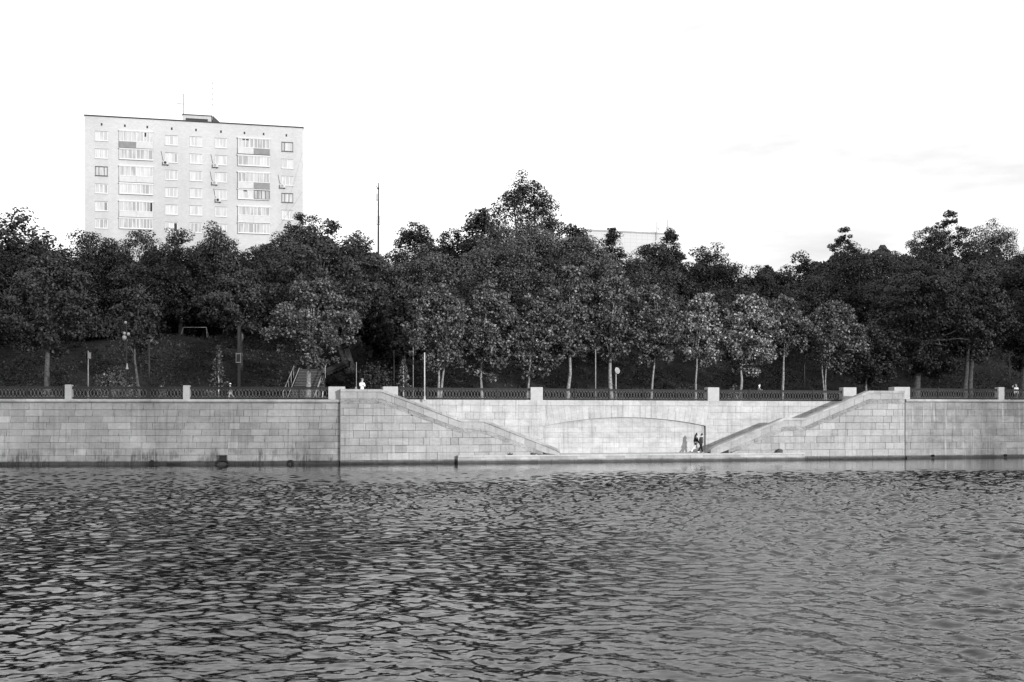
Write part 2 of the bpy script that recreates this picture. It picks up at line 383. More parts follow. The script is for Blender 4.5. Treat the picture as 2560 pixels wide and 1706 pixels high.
def thing_on_wall():
    # openings and oddments along the left and right walls
    def drain(px, py, wpx, hpx, fr, mat, label):
        u = fr.u(px, -.2); s = F / fr.y(u, 0); z = fr.z(px, py, -.2); w, h = wpx / s, hpx / s
        e = fr.empty('drain_outlet', label, 'drain', None, u, 0, z)
        mb = MB(); mb.box(-w / 2 - .06, -w / 2, -.24, -.045, -h / 2, h / 2); mb.box(w / 2, w / 2 + .06, -.24, -.045, -h / 2, h / 2); mb.box(-w / 2 - .06, w / 2 + .06, -.26, -.045, h / 2, h / 2 + .07)
        mb.build('frame', M_DARKSTONE, e); MB().box(-w / 2, w / 2, -.12, -.044, -h / 2, h / 2).build('opening', M_BLACK, e)
        mt = MB(); r = .5
        mt.tube([(r * math.cos(a), -.3, r * .55 * math.sin(a) - h / 2 - .12) for a in np.linspace(0, math.pi, 12)], .09, 8); mt.build('old_hose', M_RUBBER, e)
        return e
    drain(557, 1148, 17, 16, FA, M_DARKSTONE, 'dark square drain opening with a hose loop at the foot of left wall')
    def fender(px, py, kind, label):
        u = FA.u(px, -.3); z = FA.z(px, py, -.3)
        mb = MB()
        if kind == 0: mb.prism([(-.2, -.28), (.17, -.3), (.17, .15), (.05, .22), (-.1, .1)], -.3, .1)
        elif kind == 1: mb.prism([(-.5, -.09), (.5, -.09), (.48, .08), (-.52, .1)], -.3, .1); mb.box(-.3, .2, -.34, -.3, -.05, .04)
        else: mb.tube([(.2 * math.cos(a), -.2, .2 * math.sin(a)) for a in np.linspace(0, 2 * math.pi, 14)[:-1]], .1, 8, closed=True)
        o = mb.build('mooring_block' if kind < 2 else 'tyre_fender', M_RUBBER, None, FA.w(u, 0, z), FA.a); tag(o, label, 'mooring block' if kind < 2 else 'tyre', None)
    fender(377, 1157, 0, 'small black pointed block jutting from the waterline of left wall')
    fender(433, 1160, 1, 'flat black timber lying along the waterline of left wall')
    fender(726, 1159, 2, 'small round black tyre at the waterline of left wall')
    for px, py, lab in ((2330, 1140, 'round dark drain pipe at the foot of right wall, beside the stairs'), (2511, 1139, 'round dark drain pipe at the foot of right wall, near the picture edge')):
        u = FC.u(px); o = MB()
        o.lathe([(.05, -.3), (.13, -.3), (.13, .2), (.1, .2), (.1, -.28), (.05, -.28)], n=12)
        ob = o.build('drain_pipe', M_RUBBER, None, FC.w(u, -.05, FC.z(px, py)), FC.a); ob.rotation_euler = (R(90), 0, FC.a)
        tag(ob, lab, 'pipe', 'drain pipes in the right wall')
thing_on_wall()

# ------------------------------------------------------------------ middle wall with the blind arch
def middle_wall():
    e = FB.empty('embankment_wall', 'pale recessed granite wall with a shallow blind arch between the two stairs', 'wall')
    V = REC; u0, u1 = .3, FB.L - .3; zt = ZM; zc = zt - .46
    ul, ur = FB.u(1357, V), FB.u(1764, V); zs_ = .5 * (FB.z(1357, 1067, V) + FB.z(1764, 1064, V)); za = FB.z(1555, 1044, V)
    c = (ur - ul) / 2; sg = za - zs_; Rr = c * c / (2 * sg) + sg / 2; uc, zc0 = (ul + ur) / 2, za - Rr
    arc = lambda u: zc0 + math.sqrt(Rr * Rr - (u - uc) ** 2)
    lean = lambda u: (u - uc) / (arc(u) - zc0)                  # radial lean du/dz
    top = lambda u: u + lean(u) * (zc - arc(u))
    DEP = .17
    core = MB(); core.box(u0, u1, V + DEP + .02, V + 1.2, -1, zc - .002)
    core.box(u0, ul - .02, V, V + DEP + .019, -1, zc - .003); core.box(ur + .02, u1, V, V + DEP + .019, -1, zc - .003)
    us = np.linspace(ul - .02, ur + .02, 41)
    pa = [(u, arc(min(max(u, ul), ur)) + .02) for u in us]; core.prism(pa + [(us[-1], zc - .003), (us[0], zc - .003)], V, V + DEP + .019)
    core.build('mortar_core', M_MORT, e)
    tl, tr_ = top(ul), top(ur); z0 = .1; zs = courses(ZP, zc, .63); mb = MB()
    blocks(mb, [[(u0, z0), (ul, z0), (ul, zs_), (tl, zc), (u0, zc)]], u0, ul + .1, zs, V, (.9, 2.2), .02, seed=4)
    blocks(mb, [[(ur, z0), (u1, z0), (u1, zc), (tr_, zc), (ur, zs_)]], ur - .5, u1, zs, V, (.9, 2.2), .02, seed=5)
    n = 29; g = random.Random(6)
    for i in range(n):
        a, b = ul + (ur - ul) * i / n + .006, ul + (ur - ul) * (i + 1) / n - .006
        m = (a + b) / 2; q = [(a, arc(a) + .004), (m, arc(m) + .004), (b, arc(b) + .004), (top(b), zc - .006), (top(a), zc - .006)]
        mb.prism(q, V - .03 + g.uniform(-.006, .006), V + DEP, min(1, max(0, g.gauss(.6, .22))), back=False)
    mb.box(ul - .03, ul - .002, V - .028, V + DEP, ZP, zs_); mb.box(ur + .002, ur + .03, V - .028, V + DEP, ZP, zs_)
    mb.build('stone_blocks', M_BLK_M, e)
    fill = MB(); half = [(ul, z0)] + [(ur, z0)] + [(u, arc(u)) for u in np.linspace(ur, ul, 31)]
    blocks(fill, [half], ul, ur, courses(ZP, za + .05, .46), V + DEP + .02, (1.1, 2.6), .012, .012, seed=8)
    fill.build('arch_infill', M_BLK_M, e)
    cp = MB(); u = u0; g = random.Random(9)
    while u < u1:
        l = min(g.uniform(1.1, 2.1), u1 - u); cp.box(u + .006, u + l - .006, V - .09, V + .75, zc, zt, g.uniform(.25, .8)); u += l
    cp.build('coping', M_BLK_M, e)
middle_wall()

# ------------------------------------------------------------------ landing stage
def stage():
    e = FB.empty('landing_stage', 'low granite landing stage along the water between the two stairs', 'quay')
    v0 = -.5; ua, ub = FB.u(1145, v0), FB.u(2012, v0)
    MB().box(ua + .02, ub, v0 + .03, REC + .2, -1, ZP - .02).build('mortar_core', M_MORT, e)
    mb = MB(); blocks(mb, [[(ua, -1), (ub, -1), (ub, ZP), (ua, ZP)]], ua, ub, [-.1, .26, ZP - .002], v0 + .03, (1.2, 2.6), .02, .03, seed=14)
    mb.build('front_blocks', mat_granite('stage_granite', .33, .2, wet=.17, blotch=.3), e)
    tp = MB(); u = ua; g = random.Random(3)
    while u < ub:
        l = min(g.uniform(1.6, 2.4), ub - u); tp.box(u + .006, u + l - .006, v0 - .05, -.004, ZP - .13, ZP, g.uniform(.3, .8)); tp.box(u + .006, u + l - .006, .006, REC + .22, ZP - .13, ZP - .004, g.uniform(.3, .8)); u += l
    tp.build('paving_slabs', M_BLK_M, e)
    # side blocks closing the left end
    MB().box(ua, ua + .028, v0 + .03, .0, -.1, ZP - .14).build('end_stone', M_BLK_S, e)
    # stump of stone standing on the edge
    u = FB.u(1951, v0); st = MB(); g = random.Random(2)
    P = [(-.34, -.0), (.28, 0), (.3, .26), (.06, .36), (-.12, .3)]
    st.prism(P, v0 + .1, v0 + .55); o = st.build('loose_stone', M_DARKSTONE, None, FB.w(u, 0, ZP), FB.a)
    tag(o, 'dark lump of stone lying on the right end of the landing stage', 'stone')
    for i, (px, lab) in enumerate(((1275, 'small dark tuft of weeds in the joint below left stair, nearer its top'), (1333, 'small dark tuft of weeds in the joint at the foot of left stair'))):
        u = FB.u(px, -.1); vs = []; fs = []
        for k in range(26):
            a = rnd.uniform(0, math.pi); l = rnd.uniform(.12, .32); w = .03; x = rnd.uniform(-.18, .18)
            b = len(vs); vs += [(x - w, -.1, 0), (x + w, -.1, 0), (x + l * math.cos(a), -.1 - rnd.uniform(0, .15), l * math.sin(a))]; fs.append((b, b + 1, b + 2))
        o = link('weed_tuft', np_mesh('weed_tuft', vs, fs, [rnd.random() for _ in fs]), L_MID, None, FB.w(u, 0, ZP), FB.a); tag(o, lab, 'weeds', 'weed tufts on the landing stage')
stage()

# ------------------------------------------------------------------ the two quay stairs
def quay_stair(pts, label, mirror, seed):
    """pts: photo points of the parapet top, left to right"""
    e = FB.empty('quay_stair', label, 'stairs')
    pr = [(FB.u(x), FB.z(x, y)) for x, y in pts]; U = [p[0] for p in pr]; Z = [p[1] for p in pr]
    top = lambda u: float(np.interp(u, U, Z)); u0, u1 = U[0], U[-1]
    o1, o2, o3 = .22, .80, 1.19; TH = .55
    def band(mb, a, b, vf, proud, lens, gap, zmin, sd, depth=0.0, mat_up=False):
        g = random.Random(sd); u = u0
        while u < u1 - .02:
            l = min(g.uniform(*lens), u1 - u)
            if u1 - u - l < .3: l = u1 - u
            low = (u < U[4] if mirror else u > U[2] - .1); gp = gap * (.35 if low else 1); x0, x1 = u + gp / 2, u + l - gp / 2; xs = [x0] + [q for q in U if x0 + .01 < q < x1 - .01] + [x1]
            tp = [(x, top(x) - a - gp * .4) for x in xs]; bt = [(x, max(zmin, top(x) - b + gp * .4)) for x in xs]
            poly = bt + tp[::-1]; tone = min(1, max(0, g.gauss(.5, .22) + (.35 if mat_up and (x0 < U[4] if mirror else x0 > U[2]) else 0)))
            pr_ = proud if not (mat_up and tone > .8) else .034
            if max(t[1] - b_[1] for t, b_ in zip(tp, bt)) > .03:
                keep = [i for i in range(len(xs)) if tp[i][1] - bt[i][1] > .004]
                if len(keep) >= 2: mb.prism([bt[i] for i in keep] + [tp[i] for i in keep][::-1], vf - pr_ - g.uniform(0, .012), vf + depth, tone, back=depth > 0)
            u += l
        return mb
    core = MB(); core.prism([(u0 + .03, -1), (u1 - .03, -1)] + [(u, max(z - .22, .3)) for u, z in zip(U[::-1], Z[::-1])][0:0] + [(min(max(u, u0 + .03), u1 - .03), max(z - .2, .3)) for u, z in zip(U[::-1], Z[::-1])], 0, TH)
    core.build('mortar_core', M_MORT, e)
    pieces = []
    for (a, za), (b, zb) in zip(pr[:-1], pr[1:]):
        if b - a < .02: continue
        za2, zb2 = za - o3, zb - o3
        if max(za2, zb2) < .15: continue
        p = [(a, -.5), (b, -.5), (b, max(zb2, -.4)), (a, max(za2, -.4))]
        pieces.append(p)
    mb = MB(); zs = [.06] + [.29 + .615 * i for i in range(9)]
    blocks(mb, pieces, u0, u1, zs, 0, (.8, 1.9), .036, .04, seed=seed)
    # the end face towards the neighbouring wall
    ue = u0 if not mirror else u1; zt_ = top(ue)
    mb.box(*((ue, ue + .029) if not mirror else (ue - .029, ue)), -.028, REC + .3, -.5, zt_ - .23)
    mb.build('stone_blocks', M_BLK_S, e)
    band(MB(), o2, o3, 0, .055, (.8, 1.6), .022, ZP, seed + 1, mat_up=True).build('rock_course', M_ROCK, e)
    band(MB(), o1, o2, 0, .03, (.8, 1.7), .02, ZP, seed + 2).build('parapet_stones', M_BLK_S, e)
    cp = MB(); band(cp, 0, o1, -.055, .05, (1.3, 2.3), .016, ZP - .01, seed + 3, TH + .11); cp.build('coping', M_COPE, e)
    # stair flights behind the parapet: floor follows the parapet .85 m lower
    brk = pr if not mirror else [(-u, z) for u, z in pr[::-1]]
    st = MB()
    def fx(a, b): return (a, b) if not mirror else (-b, -a)
    (a0, z0_), (a1, z1_), (a2, z2_), (a3, z3_), (a4, z4_) = brk[:5]
    zl = z2_ - .85; zt0 = ZM - .02 if not mirror else ZM + .1
    x = fx(a0 + .03, a1 + .3); st.box(x[0], x[1], TH + .005, REC - .035, -.5, zt0)
    n = 16
    for i in range(n):
        s0 = a1 + .3 + (a2 - a1 - .1) * i / n; x = fx(s0, s0 + (a2 - a1 - .1) / n + .001); st.box(x[0], x[1], TH + .005, REC - .035, -.5, zt0 + (zl - zt0) * (i + 1) / n)
    s1 = a2 + .2; x = fx(s1, a3 + .3); st.box(x[0], x[1], TH + .005, REC - .035, -.5, zl)
    n = 14
    for i in range(n):
        w = (a4 - a3) / n; s0 = a3 + .3 + w * i; x = fx(s0, s0 + w); st.box(x[0], x[1], TH + .005, REC - .035, -.5, max(ZP + .002, zl + (ZP - zl) * (i + 1) / n))
    st.build('steps', M_BLK_M, e)
    return e
quay_stair([(851, 973), (953, 973.5), (1152, 1048.5), (1208.5, 1048.7), (1391, 1120.5), (1400, 1127), (1407, 1139)],
           'granite quay stair at left, its parapet stepping down from left to right', False, 51)
quay_stair([(1771, 1136), (1776, 1125), (1785, 1117.5), (1958, 1045.5), (2011, 1045), (2172, 977), (2261, 977.5)],
           'granite quay stair at right, its parapet climbing from left to right', True, 71)

# ------------------------------------------------------------------ pedestals and railings
def pedestal(fr, x0, x1, ytop, zb, v0, label, dep):
    ua, ub = fr.u(x0, v0), fr.u(x1, v0); zt = fr.z((x0 + x1) / 2, ytop, v0); w = ub - ua; h = zt - zb; c = .025
    mb = MB(); P = [(-w / 2, 0, 0), (w / 2, 0, 0), (w / 2, dep, 0), (-w / 2, dep, 0)]
    V = P + [(x, y, h - c) for x, y, _ in P] + [(x * (1 - 2 * c / w), y + (c if y == 0 else -c), h) for x, y, _ in P]
    mb.add(V, [(3, 2, 1, 0), (0, 1, 5, 4), (1, 2, 6, 5), (2, 3, 7, 6), (3, 0, 4, 7), (4, 5, 9, 8), (5, 6, 10, 9), (6, 7, 11, 10), (7, 4, 8, 11), (8, 9, 10, 11)], rnd.uniform(.4, .6))
    o = mb.build('granite_pedestal', M_PED, None, fr.w((ua + ub) / 2, v0, zb + .001), fr.a)
    tag(o, label, 'pedestal', 'granite pedestals between the railings')
    return ua, ub
VA, VM, VC = .12, REC + .0, .12
pedestal(FA, 162, 178.5, 962, ZA, VA, 'slim granite pedestal at far left above the quay wall, in front of grassy slope', .55)
pedestal(FA, 457.5, 474, 964, ZA, VA, 'slim granite pedestal mid left quay wall, left of white capped child', .55)
pedestal(FA, 821, 862, 967, ZA, .25, 'wide granite pedestal half hidden behind the top of left quay stair', .95)
pedestal(FB, 958, 995, 966.8, ZM, VM, 'granite pedestal behind the sloping parapet of left quay stair', .8)
pedestal(FB, 1327, 1357, 968.5, ZM, VM, 'bright square granite pedestal above the left end of blind arch', .8)
pedestal(FB, 1770, 1798, 969, ZM, VM, 'bright square granite pedestal above the right end of blind arch', .8)
pedestal(FB, 2109, 2141, 969, ZM + .02, VM, 'granite pedestal behind the sloping parapet of right quay stair', .8)
pedestal(FC, 2236, 2275, 968, ZC, .3, 'wide granite pedestal behind the flat top of right quay stair', .95)
pedestal(FC, 2496.5, 2511, 968.5, ZC, VC, 'slim granite pedestal at far right above the lime streaked wall', .55)

def railing(fr, pxa, pxb, zb, v, posts, label, hgt=1.03):
    ua, ub = fr.u(pxa, v), fr.u(pxb, v)
    e = fr.empty('iron_railing', label, 'railing', 'iron railings along the embankment', ua, v, zb); L = ub - ua
    MB().box(0, L, -.035, .035, hgt - .05, hgt).build('top_rail', M_IRON, e)
    mb = MB(); mb.box(0, L, -.018, .018, hgt - .21, hgt - .17); mb.box(0, L, -.012, .012, hgt - .165, hgt - .055); mb.build('frieze', M_IRON, e)
    mb = MB(); mb.box(0, L, -.03, .03, .1, .16); mb.box(0, L, -.012, .012, .045, .1); mb.build('bottom_rail', M_IRON, e)
    lat = MB(); pitch = .27; n = int(L / pitch); zc, rz, rx = (.16 + hgt - .21) / 2, (hgt - .21 - .16) / 2 + .005, .265
    for i in range(n):
        cx = (i + .5) * L / n
        lat.tube([(min(max(cx + rx * math.cos(t), .005), L - .005), .012 * (i % 2), zc + rz * math.sin(t)) for t in np.linspace(0, 2 * math.pi, 19)[:-1]], .0145, 4, closed=True)
    lat.build('ring_lattice', M_RING, e)
    for p in posts:
        u = fr.u(p, v) - ua; m = MB(); m.box(u - .065, u + .065, -.065, .065, 0, hgt + .04); m.box(u - .085, u + .085, -.085, .085, hgt + .042, hgt + .075); m.build('post', M_IRON, e)
railing(FA, -80, 162, ZA, .35, [-20, 68], 'dark iron ring railing left of the first slim pedestal, cut by left picture edge')
railing(FA, 178.5, 457.5, ZA, .35, [275, 371], 'dark iron ring railing between the two slim pedestals of left wall')
railing(FA, 474, 821, ZA, .35, [564, 657, 748], 'dark iron ring railing in front of the hillside steps and white capped child')
railing(FB, 995, 1327, ZM, VM + .3, [1068, 1155, 1243], 'iron ring railing between left quay stair and the bright pedestal left of arch')
railing(FB, 1357, 1770, ZM, VM + .3, [1438, 1523, 1607, 1690], 'iron ring railing above the blind arch between the two bright square pedestals')
railing(FB, 1798, 2109, ZM, VM + .3, [1874, 1954, 2033], 'iron ring railing right of the arch, in front of a white haired walker')
railing(FC, 2275, 2496.5, ZC, .35, [2346, 2423], 'dark iron ring railing on right wall under the big dark trees')
railing(FC, 2511, 2720, ZC, .35, [2590, 2660], 'dark iron ring railing at the right picture edge in front of two people')

# ------------------------------------------------------------------ trees
def unit(a): return a / (np.linalg.norm(a, axis=-1, keepdims=True) + 1e-9)
def leaf_mesh(C, N, size, g, name, aspect=.72, sweep=(0, 0, 0)):
    n = len(C); N = unit(N); t = unit(g.normal(size=(n, 3)) + np.array(sweep)); a = unit(np.cross(N, t)); b = unit(np.cross(a, N))      # b: leaf axis
    L = (size * g.uniform(.65, 1.35, n))[:, None]; W = L * aspect * .5
    fold = N * L * .12
    V = np.stack([C - b * L * .5, C + a * W + b * L * .05 - fold, C + b * L * .5 - fold * .6, C - a * W + b * L * .05 - fold], 1).reshape(-1, 3)
    return np_mesh(name, V, np.arange(4 * n).reshape(-1, 4), np.clip(g.gamma(.8, .4, n), 0, 1))

def crown_points(g, rx, ry, rz, nc, nl, shape, spread=1.0, core=.07):
    """leaf positions and outward directions for a crown centred on the origin"""
    d = unit(g.normal(size=(nc, 3))); r = g.uniform(.35, 1, nc) ** .55
    c = d * r[:, None]; hz = c[:, 2]
    if shape == 'egg': wf = np.interp(hz, [-1, -.5, 0, .5, 1], [.72, 1.0, 1.02, .78, .42])
    elif shape == 'cone': wf = np.interp(hz, [-1, -.6, 0, .6, 1], [.9, 1.1, .85, .5, .16])
    elif shape == 'broad': wf = np.interp(hz, [-1, -.5, 0, .5, 1], [.8, 1.0, 1.05, 1.0, .72])
    else: wf = np.ones(nc)
    wf = wf * g.uniform(.84, 1.14, nc)
    sq = np.sqrt(np.clip(1 - hz ** 2, .09, 1))
    wf = np.where(shape == 'broad', wf, wf)
    c = np.stack([c[:, 0] * wf * rx, c[:, 1] * wf * ry, c[:, 2] * rz], -1)
    m = (rx + rz) / 2; cr = m * g.uniform(.10, .21, nc) * spread
    ns_ = max(6, int(nc * .45)); d2 = unit(g.normal(size=(ns_, 3)) + np.array([0, 0, .1])); rep_ = g.integers(0, nc, ns_)
    tip = c[rep_] + d2 * (cr[rep_] * g.uniform(.75, 1.25, ns_))[:, None]; c = np.concatenate([c, tip]); cr = np.concatenate([cr, cr[rep_] * g.uniform(.3, .5, ns_)]); nc = nc + ns_
    w = cr ** 2; cnt = np.maximum(6, (nl * (1 - core) * w / w.sum())).astype(int)
    idx = np.repeat(np.arange(nc), cnt); k = len(idx)
    dd = unit(g.normal(size=(k, 3)) + np.array([0, 0, .25])); rr = g.uniform(0, 1, k) ** .3
    off = dd * (cr[idx] * rr)[:, None] * np.array([1.08, 1.08, .72])
    P = c[idx] + off; out = dd * .75 + unit(P) * .35
    k2 = int(nl * core); e = unit(g.normal(size=(k2, 3))) * (g.uniform(0, 1, k2) ** .4)[:, None] * .82 * np.array([rx * .9, ry * .9, rz]); P = np.concatenate([P, e]); out = np.concatenate([out, unit(e)])
    return P, out, c

def limb_path(p0, p1, g, sag=.12, n=5):
    p0, p1 = np.array(p0, float), np.array(p1, float); L = np.linalg.norm(p1 - p0); t = np.linspace(0, 1, n)[:, None]
    q = p0 + (p1 - p0) * t; q += np.sin(t * math.pi) * np.array([0, 0, -sag * L]) * -.3 + g.normal(0, .018 * L, (n, 3)) * np.sin(t * math.pi); return q

def tree(label, cat, box, d, base_px=None, mat=L_MID, bark=M_BARK, shape='broad', leaf=.27, dens=1.0, group=None, tr=.16, name='leafy_tree',
         fork=1, lean=0, sparse=1.0, seed=0, sweep=(0, 0, 0), depth=.9, core=.15, nclump=None, orient=.8):
    x0, x1, yt, yb = box; g = np.random.default_rng(1000 + seed); cx = (x0 + x1) / 2
    X, Y = at(cx, d); s = F / Y; rx = (x1 - x0) / 2 / s; zt = HC + (HOR - yt) / s; zb = HC + (HOR - yb) / s; rz = (zt - zb) / 2; zc = (zt + zb) / 2; ry = rx * depth
    bx = (base_px - 1280) / F * Y if base_px else X; g0 = gz(bx, Y) - .1
    e = empty(name, label, cat, group, (bx, Y, g0))
    nl = int(430 * dens * rx * rz * (.32 / leaf) ** 1.7 + 300); nc = nclump or int(34 + 6.0 * rx * rz ** .6)
    P, out, cen = crown_points(g, rx * 1.02, ry * 1.02, rz * .97, nc, nl, shape, sparse, core)
    N = out * orient + unit(g.normal(size=P.shape)) * (1.25 - orient * .75) + np.array([0, -.08, .34])
    C0 = np.array([X - bx, 0, zc - g0])
    crown = link('crown', leaf_mesh(P + C0, N, leaf, g, 'crown', sweep=sweep), mat, e)
    mb = MB(); hb = zb - g0; top = C0 + np.array([0, 0, rz * .45])
    for k in range(fork):
        off = (k - (fork - 1) / 2) * .5
        n = 8; tt = np.linspace(0, 1, n)[:, None]
        a = np.array([off * tr * 2, 0, -.3]); b = top + np.array([off * rx * .9, 0, 0])
        q = a + (b - a) * tt ** np.array([1.6, 1, 1]); q += g.normal(0, .02 + .012 * rz, (n, 3)) * np.array([1, 1, 0]) * np.sin(tt * math.pi)
        q[:, 0] += lean * np.sin(tt[:, 0] * math.pi)
        rad = tr / fork ** .4 * (1.25 * np.exp(-tt[:, 0] * 9) * .35 + 1 - .82 * tt[:, 0]); mb.tube(q, list(rad), 8)
        pick = g.choice(len(cen), min(len(cen), max(4, int(9 / fork))), replace=False)
        for j in pick:
            t0 = g.uniform(.42, .9); i = t0 * (n - 1); i0 = int(i); st = q[i0] + (q[min(i0 + 1, n - 1)] - q[i0]) * (i - i0)
            r0 = float(np.interp(t0, tt[:, 0], rad)) * .6; en = cen[j] * .95 + C0
            mb.tube(limb_path(st, en, g), list(np.linspace(r0, .012, 5)), 5)
    mb.build('trunk', bark, e, smooth=True)
    return e

ROW = 'young maples along the embankment road'
SW = (1.1, 0, -.55)
def young(label, box, bp, d=8, mat=L_YOUNG, seed=0, **k):
    a = dict(core=.07, orient=.45, leaf=.245, dens=1.1, shape='egg', tr=.13, bark=M_BARKP, sweep=SW, name='young_maple', nclump=85); a.update(k)
    x0, x1, yt, yb = box; w = (x1 - x0) * .14; a.setdefault('lean', math.sin(seed * 2.3) * .22); a['tr'] *= 1 + .2 * math.sin(seed * 1.7)
    return tree(label, 'tree', (x0 - w, x1 + w, yt - 6, yb + 6), d, bp, mat, group=ROW, seed=seed, **a)
young('young maple with a forked leaning pale trunk, right of white pole', (1030, 1170, 712, 935), 1098, 8, L_YOUNG, 1, fork=2, lean=.2)
young('young maple with low drooping boughs, second right of white pole', (1162, 1280, 698, 950), 1206, 8, L_YOUNG, 2)
young('young maple directly behind the bright pedestal left of arch', (1272, 1392, 738, 945), 1317, 8, L_YOUNG, 3)
young('tall young maple with bare pale trunk, first right of the pedestal left of arch', (1378, 1492, 664, 905), 1419, 8, L_YOUNG, 4, tr=.16)
young('tall young maple standing beside the round traffic mirror', (1478, 1598, 662, 900), 1529, 8, L_YOUNG, 5, tr=.17)
young('young maple above the middle of blind arch, right of the round traffic mirror', (1585, 1702, 705, 920), 1627, 8, L_YOUNG, 6)
young('pale leaved maple just above the walking couple', (1695, 1812, 735, 920), 1739, 8, L_BRIGHT, 7)
young('brightest palest maple, wide crowned, left of white haired walker', (1795, 1945, 738, 935), 1851, 8, L_BRIGHT, 8, dens=1.25)
young('narrow young maple with slim trunk behind the white haired walker', (1908, 2012, 740, 890), 1953, 8.5, L_YOUNG, 9)
young('young maple with twin thin stems behind the pedestal of right quay stair', (2008, 2145, 748, 940), 2064, 8, L_YOUNG, 10, fork=2)
young('low shaded maple above the top of right quay stair', (2108, 2245, 810, 962), 2165, 8, L_MID, 11)
young('full crowned maple standing in front of the hillside steps', (698, 872, 694, 925), 769, 8.5, L_YOUNG, 12, tr=.2, dens=1.2, nclump=90)

BIG = 'big trees along the embankment road'
def big(label, box, bp, d, seed, mat=L_MID, **k):
    a = dict(leaf=.26, dens=1.1, tr=.3, shape='broad'); a.update(k)
    return tree(label, 'tree', box, d, bp, mat, group=BIG, seed=seed, name='large_maple', **a)
big('large spreading maple at left with a dark leaf clad trunk, above the first pedestal', (-10, 245, 628, 905), 118, 9, 20, shape='egg', tr=.28, dens=1.05)
big('large dark maple with a leaning thick black trunk, just right of right quay stair', (2175, 2425, 655, 965), 2288, 9, 21, L_DARK, lean=.3, tr=.42)
big('large maple with a twin trunk and a bright hanging bough, left of far right pedestal', (2350, 2520, 640, 915), 2418, 9, 22, L_MID, fork=2, tr=.4)
big('large dark maple at right picture edge leaning over two people', (2470, 2690, 620, 935), 2556, 10, 23, L_DARK, tr=.35)
tree('thin sparse maple with a slanting stem on the grassy slope, right of lamp post', 'tree', (285, 415, 690, 890), 13.5, 352, L_MID, M_BARK, 'egg', .3, .55, 'trees on the grassy slope', .14, 'slender_tree', lean=-.5, seed=30, nclump=40)
tree('round topped maple on the slope crest behind the black mast', 'tree', (500, 700, 655, 855), 24, 605, L_MID, M_BARK, 'egg', .26, 1.0, 'trees on the grassy slope', .18, 'slope_tree', seed=31)
tree('big old maple with a pale leaning trunk beside the upper hillside steps', 'tree', (690, 975, 548, 880), 23, 880, L_MID, M_BARKM, 'broad', .27, 1.15, 'trees on the grassy slope', .42, 'slope_tree', lean=-1.0, fork=2, seed=32)
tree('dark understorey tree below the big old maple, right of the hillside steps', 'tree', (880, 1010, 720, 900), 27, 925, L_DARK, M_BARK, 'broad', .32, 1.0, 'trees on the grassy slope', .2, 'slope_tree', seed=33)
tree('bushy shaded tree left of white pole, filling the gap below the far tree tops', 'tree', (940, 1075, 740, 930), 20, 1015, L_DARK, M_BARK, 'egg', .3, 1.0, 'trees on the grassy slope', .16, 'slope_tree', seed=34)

PARK = 'park trees on the hilltop'
def park(label, box, d, seed, mat=L_MID, **k):
    a = dict(leaf=.245, dens=1.1, sparse=1.3, tr=.28, shape='broad'); a.update(k)
    return tree(label, 'tree', box, d, None, mat, group=PARK, seed=seed, name='park_tree', **a)
park('tall dark tree at the left picture edge rising against white sky', (-110, 155, 520, 850), 38, 40, L_DARK, dens=.95, leaf=.4)
park('round tree left of the apartment block, over the left maple', (120, 330, 575, 850), 42, 41, L_DARK)
park('tree under the left windows of apartment block', (270, 440, 566, 830), 46, 42, L_MID)
park('dark tree under the middle windows of apartment block, left of its twin', (385, 520, 578, 845), 40, 43, L_DARK)
park('peaked tree under the centre of apartment block', (450, 640, 562, 850), 44, 44, L_MID, shape='egg')
park('lower tree between the apartment block and big old maple', (590, 740, 600, 860), 42, 45, L_DARK)
park('small high crown at the lower right corner of apartment block', (700, 815, 530, 700), 60, 46, L_DARK, leaf=.27)
park('airy tree under the right windows of apartment block', (630, 770, 575, 780), 50, 47, L_MID, dens=.8)
park('dark crown right of phone mast standing against the sky', (975, 1100, 553, 760), 56, 48, L_DARK, leaf=.27)
park('pale feathery tree below the dark crown right of phone mast', (965, 1170, 605, 860), 40, 49, L_PALE)
park('low crown against the sky between phone mast and the poplar', (1085, 1180, 570, 700), 62, 50, L_DARK, leaf=.27, dens=.8)
park('pointed crown on the left shoulder of the tall poplar', (1145, 1265, 518, 720), 58, 51, L_DARK, shape='egg', leaf=.34)
tree('tallest tree of the hill, an open dark poplar with sky showing through', 'tree', (1185, 1440, 422, 700), 66, 1318, L_DARK, M_BARK, 'cone', .3, .5, PARK, .4, 'tall_poplar', seed=52, sparse=.85, nclump=170, fork=2, core=.08)
park('pale round willow in front of the tall poplar', (1165, 1425, 548, 830), 42, 53, L_PALE, dens=1.2)
park('pale willow right of the tall poplar, sloping down to the right', (1360, 1555, 590, 850), 40, 54, L_PALE, dens=1.1)
park('dark crown left of the white panelled building', (1395, 1475, 558, 720), 54, 55, L_DARK, leaf=.4)
park('leafy spike poking up before the white panelled building', (1492, 1572, 562, 720), 52, 56, L_DARK, shape='cone', leaf=.27, dens=.9, nclump=60)
park('dark tree under the right end of white panelled building', (1560, 1720, 600, 830), 46, 57, L_DARK)
park('leafy spike right of the white panelled building by its antennas', (1640, 1715, 566, 720), 56, 58, L_DARK, shape='cone', leaf=.27, dens=.9, nclump=60)
park('broad grey leaved tree behind the middle maples', (1470, 1720, 640, 880), 36, 59, L_MID)
park('wind swept tree right of the white panelled building', (1690, 1865, 598, 860), 42, 60, L_DARK)
park('low dark tree in the dip of skyline', (1840, 1985, 655, 870), 40, 61, L_DARK)
park('round tree standing alone in the dip of skyline', (1945, 2050, 626, 840), 46, 62, L_DARK, leaf=.27, dens=.9)
